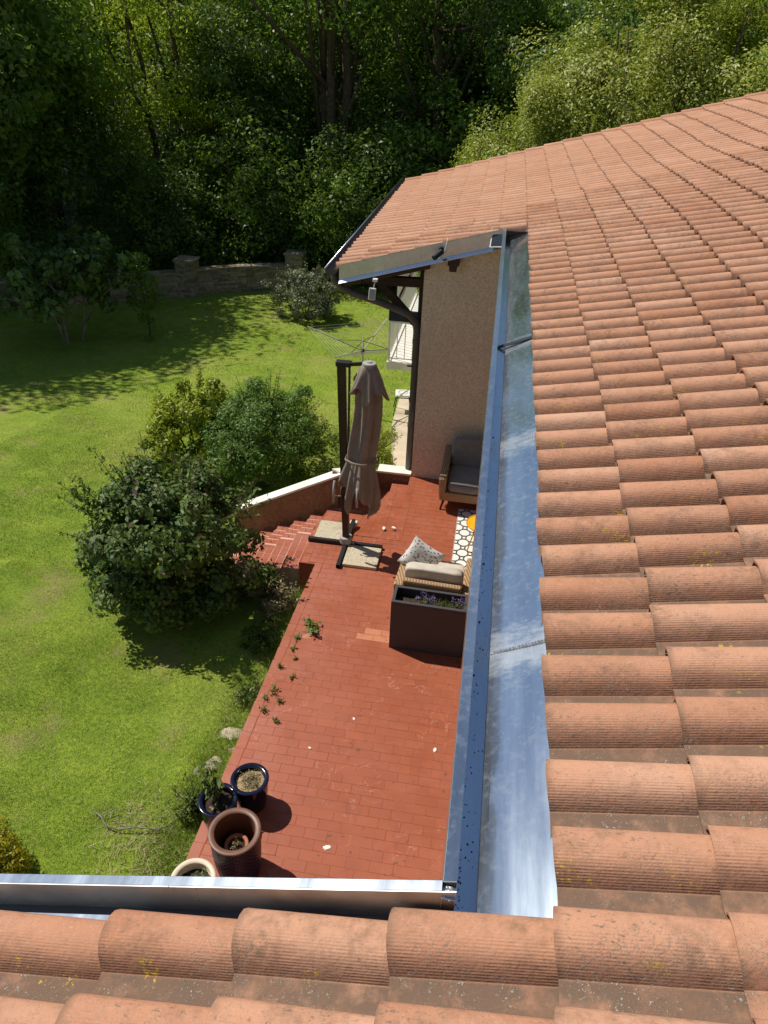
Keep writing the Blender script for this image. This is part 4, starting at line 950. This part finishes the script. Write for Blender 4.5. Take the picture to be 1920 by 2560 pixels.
# ------------------------------------------------------------------ weeds and loose things on the terrace
for i, (x, y, h, n, s) in enumerate([(-1.60, 6.05, .10, 16, .20), (-1.73, 5.70, .05, 6, .08), (-1.79, 5.40, .05, 6, .08), (-1.62, 5.28, .05, 6, .07), (-1.77, 5.05, .06, 8, .09), (-1.67, 4.92, .05, 6, .07), (-1.80, 4.78, .05, 7, .08), (-1.64, 4.68, .05, 6, .07), (-1.72, 5.88, .05, 6, .10), (-1.83, 4.95, .04, 6, .06), (-1.66, 5.55, .03, 4, .05)]):
    lab = 'large leafy weed in the hole of the missing border tile' if i == 0 else 'small green weed growing from the joints along the terrace border'
    if i:
        nth = ('nearest', 'second', 'third', 'fourth', 'fifth', 'sixth', 'seventh', 'eighth', 'ninth', 'farthest')[sorted([5.70, 5.40, 5.28, 5.05, 4.92, 4.78, 4.68, 5.88, 4.95, 5.55]).index(y)]
        lab = 'small green weed in the terrace border joints, ' + nth + ' of the ten counted from the pots'
    leafy('weed', (x, y, .0), n, h, .055 if i == 0 else .026, 'weed', lab, 'weed', s * .7, group='weeds in the tile joints' if i else None)
def chip(x, y, s, label, mat='coping', grp=None):
    b = MB(); n = 7; pts = [(s * (.7 + .5 * random.random()) * math.cos(2*math.pi*k/n), s * .6 * (.7 + .5 * random.random()) * math.sin(2*math.pi*k/n)) for k in range(n)]
    b.add([(p[0], p[1], 0) for p in pts] + [(p[0] * .8, p[1] * .8, .008) for p in pts], [tuple(range(n, 2*n))] + [(k, (k+1) % n, n+(k+1) % n, n+k) for k in range(n)])
    o = b.build('mortar_chip', M[mat]); o.location = (x, y, .0012); o.rotation_euler.z = random.random() * 3; tag(o, label, 'chip', grp)
chip(-.87, 4.85, .022, 'white mortar chip lying alone in the middle of the terrace'); chip(-.83, 3.45, .042, 'long pale mortar chip nearest the big pot shadow on the terrace'); chip(-1.22, 4.42, .022, 'small pale chip on the tiles beyond the straw pot'); chip(-.02, 4.62, .035, 'pale mortar chip close to the gutter edge')
chip(-1.10, 8.26, .045, 'white mortar chip at the cracked tile edge behind the parasol slab'); chip(-.97, 8.30, .04, 'pale mortar chip at the end of the step edge')
for i, (x, y, r) in enumerate([(-2.16, 4.74, .12), (-2.20, 4.30, .10), (-2.06, 4.50, .06)]):
    b = MB(); rounded(b, 0, 0, 0, 2 * r, 1.5 * r, r * .9, 3, 14, 8, 0, .08, i * 2.1); o = b.build('rubble_stone', M['pale_concrete']); o.location = (x, y, gzf(x, y) - .015); o.rotation_euler.z = i; o.scale.z = .6
    tag(o, ['large pale rubble stone in the grass against the terrace edge', 'pale rubble stone in the grass nearer the pots', 'small pale rubble stone between two larger ones'][i], 'stone')
b = MB(); tw = [(-3.05, 3.55), (-2.95, 3.50), (-2.85, 3.42), (-2.72, 3.40), (-2.55, 3.44), (-2.40, 3.46), (-2.25, 3.55)]
b.tube([(x, y, gzf(x, y) + .05 + .015 * math.sin(i * 2)) for i, (x, y) in enumerate(tw)], [.004, .007, .008, .008, .007, .006, .003], 6); b.tube([(-2.95, 3.50, gzf(-2.95, 3.5) + .05), (-2.86, 3.58, gzf(-2.86, 3.58) + .07), (-2.8, 3.57, gzf(-2.8, 3.57) + .06)], [.006, .005, .002], 5)
tag(b.build('fallen_twig', M['bark_pale'], smooth=True), 'bent dry twig lying on the lawn left of the pots', 'twig')
b = MB(); xx = [.86, .90, .97, 1.03]; b.tube([(x, 1.735 + .01 * i, Z0 + SL * x - .03 + .012) for i, x in enumerate(xx)], [.003, .004, .003, .002], 5); tag(b.build('roof_twig', M['bark']), 'short dark twig lying in a pan of the roof tiles', 'twig')

# ------------------------------------------------------------------ lower path, stool, rotary dryer
b = MB()
pp = [(-1.42, 10.2), (-1.52, 12.0), (-1.72, 13.6), (-1.95, 15.2), (-2.05, 17.6)]
for (xa, ya), (xb, yb) in zip(pp[:-1], pp[1:]):
    za, zb_ = gzf(-1.3, ya) + .06, gzf(-1.3, yb) + .06
    b.hexa([(xa, ya, za-.3), (-.912, ya, za-.3), (-.912, yb, zb_-.3), (xb, yb, zb_-.3), (xa, ya, za), (-.912, ya, za), (-.912, yb, zb_), (xb, yb, zb_)])
tag(b.build('garden_path', M['pale_concrete']), kind='structure')
st = tag(empty('stool', (-1.84, 16.25, gzf(-1.3, 16.25) + .06), R(8)), 'white topped stool with dark legs on the lower path', 'stool')
b = MB(); b.box(-.19, -.19, .46, .19, .19, .52); b.build('seat', M['white'], st, bevel=.03)
b = MB(); b.box(-.17, -.196, .44, .17, -.186, .462); b.build('seat_edge', M['black'], st)
b = MB(); b.lathe((0, 0, .5205), [(.10, 0), (.105, .004), (.115, .004), (.12, 0)], 24); b.build('seat_groove', M['greyplastic'], st)
for sx_ in (-1, 1):
    for sy_ in (-1, 1):
        b = MB(); b.tube([(sx_ * .14, sy_ * .15, .46), (sx_ * .22, sy_ * .24, 0)], .013, 6); b.build('leg', M['graphite'], st)
dz = gzf(-2.8, 15.9)
dr = tag(empty('rotary_dryer', (-2.8, 15.85, dz), R(8)), 'open rotary clothes dryer with bare lines standing on the lawn', 'clothes dryer')
b = MB(); b.tube([(0, 0, -.1), (0, 0, 1.95)], .022, 10); b.build('pole', M['greyplastic'], dr, smooth=True)
b = MB(); b.tube([(0, 0, 1.60), (0, 0, 1.72)], .04, 10); b.build('hub', M['black'], dr)
tips = []
for a in (158, 248, 338, 68):
    t = Vector((math.cos(R(a)) * 1.45, math.sin(R(a)) * 1.45, 2.02)); tips.append(t); b = MB(); b.bar((0, 0, 1.68), t, .022, .022); b.build('arm', M['greyplastic'], dr)
    b = MB(); b.tube([(0, 0, 1.92), tuple(Vector((0, 0, 1.68)).lerp(t, .45))], .007, 6); b.build('stay', M['graphite'], dr)
for q in range(8):
    f_ = .32 + .66 * q / 7; b = MB(); ring = [Vector((0, 0, 1.68)).lerp(t, f_) for t in tips]
    for i in range(4): b.tube([ring[i], (ring[i] + ring[(i+1) % 4]) / 2 - Vector((0, 0, .02)), ring[(i+1) % 4]], .003, 4)
    b.build('line', M['greyplastic'], dr)

# ------------------------------------------------------------------ stone garden wall
gw = tag(empty('garden_wall'), 'low drystone wall with square pillars at the edge of the wood', 'wall')
wp = [(-17.5, 21.4), (-11.0, 25.4), (-7.55, 27.6)]
def stones(b, a, c, zb, h, th, course=.085, length=.30):
    a = Vector((a[0], a[1], 0)); c = Vector((c[0], c[1], 0)); d = (c - a); Ln = d.length; d.normalize(); nn = Vector((-d.y, d.x, 0)); z = 0
    while z < h:
        ch = min(course * random.uniform(.7, 1.3), h - z + .01); x = -random.random() * .2
        while x < Ln:
            l = length * random.uniform(.5, 1.5); x0, x1 = max(0, x), min(Ln, x + l)
            if x1 - x0 > .03:
                b.cur = random.random(); pr = random.uniform(0, .03); p0 = a + d * (x0 + .006); p1_ = a + d * (x1 - .006); o_ = nn * (th / 2 + pr)
                za0, za1 = zb(p0) + z, zb(p1_) + z
                vs = [p0 - o_, p1_ - o_, p1_ + o_, p0 + o_]; b.hexa([(v.x, v.y, (za0 if i in (0, 3) else za1)) for i, v in enumerate(vs)] + [(v.x, v.y, (za0 if i in (0, 3) else za1) + ch - .008) for i, v in enumerate(vs)])
            x += l
        z += ch
zbf = lambda p: gzf(p.x, p.y) - .05
for p, q in zip(wp[:-1], wp[1:]):
    b = MB(); stones(b, p, q, zbf, .98, .34); o = b.build('stonework', M['stone'], gw); tag(o, kind='stuff')
for (x, y) in ((-11.0, 25.3), (-7.55, 27.55)):
    for s in range(2):
        b = MB(); 
        if s == 0: stones(b, (x - .33, y), (x + .33, y), zbf, 1.32, .62); tag(b.build('pillar', M['stone'], gw), kind='stuff')
        else: z = gzf(x, y) - .05 + 1.33; b.box(x - .38, y - .36, z, x + .38, y + .36, z + .07); b.build('pillar_cap', M['stone'], gw, bevel=.01)

# ------------------------------------------------------------------ garden shrubs
x, y = -3.68, 6.95
shrub('round_shrub', (x, y, gzf(x, y)), (1.04, .98, .92), 1.02, 170, .20, 190, .080, 'bush', 'large round dark green shrub with purplish tips beside the terrace', aspect=.55, stems=16, sprigs=90, sprig_len=.42, uneven=.15)
x, y = -5.15, 11.3; shrub('bright_shrub', (x, y, gzf(x, y)), (.75, .7, .85), .95, 95, .20, 190, .085, 'yellowg', 'yellow green glossy shrub left of the feathery shrub', aspect=.45, stems=8, sprigs=14, sprig_len=.25)
x, y = -3.70, 11.05; shrub('feathery_shrub', (x, y, gzf(x, y)), (1.05, .95, .95), .98, 170, .22, 330, .065, 'feather', 'broad feathery green shrub behind the stair wall', aspect=.28, stems=10, sprigs=30, sprig_len=.3, uneven=.08)
x, y = -2.35, 11.5; shrub('spiky_shrub', (x, y, gzf(x, y)), (.55, .5, .62), .55, 45, .16, 120, .07, 'mid', 'low grassy green shrub just left of the parasol cloth', aspect=.18, stems=4, upw=.9, sprigs=40, sprig_len=.3)
x, y = -1.86, 12.2; shrub('small_shrub', (x, y, gzf(x, y)), (.42, .42, .5), .5, 45, .13, 110, .05, 'olive', 'small dark shrub between the parasol and the lower path', aspect=.5, stems=5, sprigs=14, sprig_len=.2)
x, y = -6.25, 24.0; shrub('silver_shrub', (x, y, gzf(x, y)), (1.15, .9, .85), .72, 110, .22, 120, .085, 'grey', 'round silvery shrub alone on the far lawn', aspect=.4, stems=8, sprigs=40, sprig_len=.35)
x, y = -3.55, 2.78; shrub('golden_shrub', (x, y, gzf(x, y) - .05), (.32, .34, .30), .20, 70, .09, 230, .030, 'gold', 'golden yellow low shrub at the near left edge', aspect=.45, stems=4, sprigs=10, sprig_len=.05, uneven=.08)
# rough growth beside the steps and along the terrace edge
for i, (x, y, r, h, mt, lab) in enumerate([(-2.42, 7.05, .22, .22, 'weed', 'weedy clump at the near end of the red steps'), (-2.22, 6.75, .20, .16, 'dry', 'dry seed heads beside the terrace edge near the steps'), (-2.30, 6.30, .22, .15, 'weed', 'weedy clump in the shrub shade against the terrace'), (-2.12, 3.72, .14, .16, 'weed', 'ragged weeds against the terrace left of the blue pots'), (-2.12, 5.35, .16, .10, 'weed', 'low weeds along the middle of the terrace edge')]):
    shrub('weed_clump', (x, y, gzf(x, y)), (r, r, h), h * .5, 14, .08, 60, .06, mt, lab, 'weeds', aspect=.3, stems=3, sprigs=10, sprig_len=.16)

# ------------------------------------------------------------------ trees
def tree(name, H, rad, zc, nc, cr, per, size, mat, bark='bark', trunk=.22, forks=6, aspect=.5, lean=(0, 0), multi=1, shell=.45, squash=.8, low=-.7, limb=.07, outw=.4, uneven=.2):
    o = empty(name); cc, cu = clumps(nc, rad, (lean[0], lean[1], zc), shell, lower=low, uneven=uneven)
    leaf_object('crown', cloud(cc, cu, cr, per, size, aspect, .45, .55, .25, squash, outw), L[mat], o)
    b = MB()
    for m_ in range(multi):
        a = 6.28 * m_ / multi + .4; s = .18 * (multi > 1); top = Vector((lean[0] + s * 5 * math.cos(a), lean[1] + s * 5 * math.sin(a), H * .86))
        pts = [Vector((s * math.cos(a), s * math.sin(a), -.6))]
        for i in range(1, 7): f_ = i / 6; pts.append(Vector((s * math.cos(a), s * math.sin(a), -.6)).lerp(top, f_) + Vector((rng.normal(0, .10), rng.normal(0, .10), 0)) * (H / 10))
        b.tube(pts, [trunk * (1.25, 1, .88, .74, .58, .4, .14)[i] / (multi ** .3) for i in range(7)], 10)
        for k in range(forks):
            c = Vector(cc[rng.integers(len(cc))]); st_ = pts[rng.integers(2, 6)]; md = st_.lerp(c, .5) + Vector((rng.normal(0, .2), rng.normal(0, .2), rng.normal(.15, .15)))
            b.tube([st_, md, c], [limb, limb * .6, .015], 6)
    b.build('trunk', M[bark], o, smooth=True); return o
def place(proto, x, y, rz, sc, label, cat='tree', group=None, first=[set()], z=None):
    o = proto if proto.name not in first[0] else copy_tree(proto); first[0].add(proto.name)
    o.location = (x, y, gzf(x, y) if z is None else z); o.rotation_euler = (0, 0, rz); o.scale = (sc, sc, sc * random.uniform(.95, 1.05)) ; tag(o, label, cat, group); return o
T_dark = tree('dark_tree', 11, (3.0, 3.0, 4.5), 6.0, 120, 1.0, 190, .20, 'dark', trunk=.20, low=-.9, squash=.55, shell=.5)
T_mid = tree('leafy_tree', 11, (2.9, 2.9, 4.3), 6.2, 110, .98, 190, .19, 'mid', trunk=.18, low=-.85, squash=.55, shell=.5)
T_bright = tree('bright_tree', 11.5, (3.0, 2.8, 4.6), 6.6, 120, .95, 170, .17, 'bright', trunk=.16, multi=2, aspect=.35, low=-.8, squash=.5)
T_big = tree('tall_tree', 16, (4.2, 4.0, 4.8), 11.5, 110, 1.1, 150, .19, 'mid', 'bark', trunk=.34, multi=3, forks=7, low=-.8, limb=.12)
T_lean = tree('leaning_tree', 15, (3.8, 3.8, 4.4), 11, 100, 1.1, 150, .19, 'dark', 'bark', trunk=.34, lean=(1.2, .2), forks=12, low=-.8, limb=.12)
U_dark = tree('undergrowth_shrub', 4.2, (1.9, 1.9, 2.0), 1.9, 60, .66, 150, .15, 'dark', trunk=.07, multi=3, forks=4, low=-.95, limb=.03)
U_mid = tree('undergrowth_shrub', 4.6, (1.9, 1.8, 2.2), 2.1, 60, .66, 150, .15, 'mid', trunk=.07, multi=3, forks=4, low=-.95, limb=.03)
T_olive = tree('evergreen_tree', 8.5, (2.45, 2.25, 3.8), 4.6, 200, .54, 620, .085, 'olive', trunk=.14, multi=3, forks=6, aspect=.45, low=-.95, shell=.82, limb=.04, squash=1.0, outw=1.0, uneven=.07)
# distinct trees seen in front of the wood
place(T_bright, -14.2, 32.0, .3, 1.12, 'bright yellow green airy tree rising sunlit at the upper left of the wood')
place(T_dark, -20.3, 30.2, 1.0, 1.15, 'tall dark tree filling the upper left corner of the wood')
place(T_big, -7.1, 32.5, .2, 1.0, 'tall tree with three thick upright trunks in the middle of the wood')
place(T_lean, -2.75, 34.0, 2.0, 1.0, 'large dark leaning tree with a thick trunk right of the wood centre')
place(T_olive, .95, 20.3, .0, .90, 'rounded olive green evergreen directly above the roof verge, left one of the row')
place(T_olive, 3.0, 21.6, 1.4, 1.2, 'tallest rounded olive green evergreen in the middle of the sunlit row behind the roof')
place(T_olive, 5.9, 21.2, 2.9, 1.2, 'olive green evergreen at the right edge behind the roof')
place(T_olive, -.55, 19.4, 4.1, .62, 'lowest olive green evergreen at the left end of the row behind the roof')
# trees on the left that shade the lawn
for i, (x, y, s) in enumerate([(-18.1, 20.8, 1.22), (-17.8, 23.8, 1.28), (-20.0, 22.4, 1.35), (-18.4, 26.6, 1.25), (-19.9, 19.2, 1.25), (-17.9, 29.2, 1.0), (-21.6, 25, 1.4)]):
    place(T_mid if i % 2 else T_dark, x, y, i * 1.3, s, 'dense tree along the left boundary shading the lawn', group='trees along the left boundary')
# body of the wood
k = 0
for (x, y, p, s) in [(-11.5, 33.5, 0, .9), (-11.0, 38, 1, 1.1), (-24.5, 37, 0, 1.2), (-22.5, 42, 1, 1.2), (-16, 42, 0, 1.3), (-9, 43, 0, 1.25), (-4.8, 39, 1, 1.15), (-1, 41, 0, 1.2), (2.5, 37, 1, 1.1), (2.2, 31, 0, .95), (5.5, 34, 0, 1.1), (8.5, 38, 1, 1.2), (6.5, 43, 0, 1.3), (-5, 48, 0, 1.4), (1.5, 49, 1, 1.4), (-13, 50, 1, 1.4), (-21, 49, 0, 1.4), (-28, 45, 1, 1.4), (12, 32, 0, 1.2), (11, 45, 1, 1.3), (-27, 36, 0, 1.3), (-25, 29, 1, 1.2), (9, 27, 1, 1.0), (15, 38, 0, 1.3), (-9, 57, 0, 1.6), (3, 58, 0, 1.6), (-20, 60, 1, 1.6), (14, 56, 1, 1.6)]:
    place((T_dark, T_mid)[p], x, y, k * 1.7, s, 'dark leafy tree standing in the depth of the wood', group='trees in the depth of the wood'); k += 1
UG = [(-16.5, 26.8, 0, 1.0), (-14.2, 28.6, 1, 1.1), (-12.2, 27.9, 0, 1.0), (-10.3, 29.2, 1, 1.2), (-8.6, 29.2, 0, .95), (-6.2, 29.6, 1, 1.1), (-4.3, 30.0, 0, 1.25), (-2.2, 30.3, 1, 1.1), (-.2, 29.4, 0, 1.1), (1.8, 28.5, 1, 1.0), (-9.6, 31.6, 0, 1.4), (-5.2, 33.6, 0, 1.6), (-.8, 32.0, 1, 1.5), (-4.6, 28.4, 0, .8), (-2.9, 28.0, 1, .8), (-18.6, 26.0, 1, 1.1), (4.2, 28.2, 0, 1.1), (-7.6, 36, 1, 1.8), (-14.5, 36.5, 0, 1.8), (-2, 37, 0, 1.8)]
UG.sort(key=lambda q: q[0] / q[1])
ORD = 'leftmost second third fourth fifth sixth seventh eighth ninth tenth eleventh twelfth thirteenth fourteenth fifteenth sixteenth seventeenth eighteenth nineteenth twentieth rightmost'.split()
for i, (x, y, p, s) in enumerate(UG):
    place((U_dark, U_mid)[p], x, y, k * 2.1, s, ('dark' if p == 0 else 'mid') + ' green undergrowth shrub edging the wood, ' + (ORD[i] + ' from the left' if 0 < i < len(UG) - 1 else ORD[0] + ' one' if i == 0 else ORD[-1] + ' one'), 'shrub', 'undergrowth along the edge of the wood'); k += 1
# fig tree and sapling on the shaded lawn
fig = tree('fig_tree', 2.9, (1.55, 1.45, 1.05), 1.85, 85, .32, 60, .20, 'fig', 'bark_pale', trunk=.06, multi=3, forks=6, aspect=.7, low=-.7, limb=.025)
place(fig, -12.3, 19.3, .4, 1.0, 'young fig tree with several thin stems on the shaded lawn')
sap = tree('sapling', 2.9, (.5, .5, 1.35), 1.6, 55, .22, 60, .09, 'mid', 'bark', trunk=.035, forks=8, aspect=.5, low=-.98, limb=.012)
place(sap, -10.35, 20.4, 1.0, .95, 'slim upright sapling in front of the garden wall')

# ------------------------------------------------------------------ grass
def grass(n, x0, x1, y0, y1, h, w, dens=None):
    X_ = rng.uniform(x0, x1, n); Y_ = rng.uniform(y0, y1, n)
    keep = ~((X_ > np.where(Y_ < 7.27, -1.98 + .026 * (Y_ - 3.2), -3.42)) & (Y_ < 9.3)) & ~((X_ > -2.1) & (Y_ > 9.2) & (Y_ < 18))
    X_, Y_ = X_[keep], Y_[keep]; n = len(X_); Z_ = gz(X_, Y_)
    patch = 1 + .35 * np.sin(X_ * 1.3 + 2 * np.sin(Y_ * .9)) * np.sin(Y_ * 1.1 + 1.5 * np.sin(X_ * .8 + 1)) + .25 * np.sin(X_ * 4.1 + 3 * np.sin(Y_ * 2.7)) * np.sin(Y_ * 3.7 + 2 * np.sin(X_ * 3.1))
    edge = np.clip(1 - np.abs(X_ + 2.15) / .35, 0, 1) * (Y_ < 7.2); hh = h * rng.uniform(.5, 1.3, n) * patch * (1 + 2.6 * edge)
    a = rng.uniform(0, 6.28, n); la = rng.uniform(0, 6.28, n); ln = hh * rng.uniform(.3, 1.1, n); ww = w * rng.uniform(.7, 1.3, n)
    p = np.stack([X_, Y_, Z_ - .005], 1); s = np.stack([np.cos(a), np.sin(a), 0 * a], 1) * ww[:, None] / 2
    tip = p + np.stack([np.cos(la) * ln, np.sin(la) * ln, hh], 1)
    return np.stack([p - s, p + s, tip], 1).reshape(-1, 3), np.repeat(rng.uniform(0, 1, n), 3)
G = [grass(330000, -6.5, -1.9, 2.2, 7.5, .022, .0036), grass(150000, -9.5, -1.9, 7.5, 14, .028, .0065), grass(90000, -14, -2, 14, 27, .036, .011)]
v = np.concatenate([g[0] for g in G]); tvv = np.concatenate([g[1] for g in G]); n = len(v) // 3
me = bpy.data.meshes.new('grass'); me.vertices.add(len(v)); me.vertices.foreach_set('co', v.astype(np.float32).ravel())
me.loops.add(n * 3); me.loops.foreach_set('vertex_index', np.arange(n * 3, dtype=np.int32)); me.polygons.add(n)
me.polygons.foreach_set('loop_start', np.arange(0, n * 3, 3, dtype=np.int32)); me.polygons.foreach_set('loop_total', np.full(n, 3, np.int32))
at = me.attributes.new('tv', 'FLOAT', 'POINT'); at.data.foreach_set('value', tvv.astype(np.float32)); me.materials.append(M['blade']); me.update()
tag(link('grass', me), 'short mown grass of the garden lawn', 'grass', kind='stuff')

sg = tag(empty('dry_grass', (-2.5, 3.2, 0)), 'matted dry grass and straw on the lawn by the pots', 'dry grass', kind='stuff')
def strew(n, cx, cy, sx_, sy_, ln):
    x = rng.normal(cx, sx_, n); y = rng.normal(cy, sy_, n); k_ = x < -2.0; x, y = x[k_], y[k_]
    return leaves(np.stack([x + 2.5, y - 3.2, gz(x, y) + .012 + rng.uniform(0, .025, len(x))], 1), np.tile([0, 0, 1.], (len(x), 1)), ln, .06, .05, None, .25)
leaf_object('straw', [strew(500, -2.35, 3.1, .18, .3, .08), strew(500, -2.6, 3.5, .25, .2, .07), strew(300, -2.15, 5.0, .12, .7, .07), strew(160, -3.2, 4.6, .7, .6, .06), strew(500, -2.3, 6.9, .2, .3, .10)], L['dry'], sg)
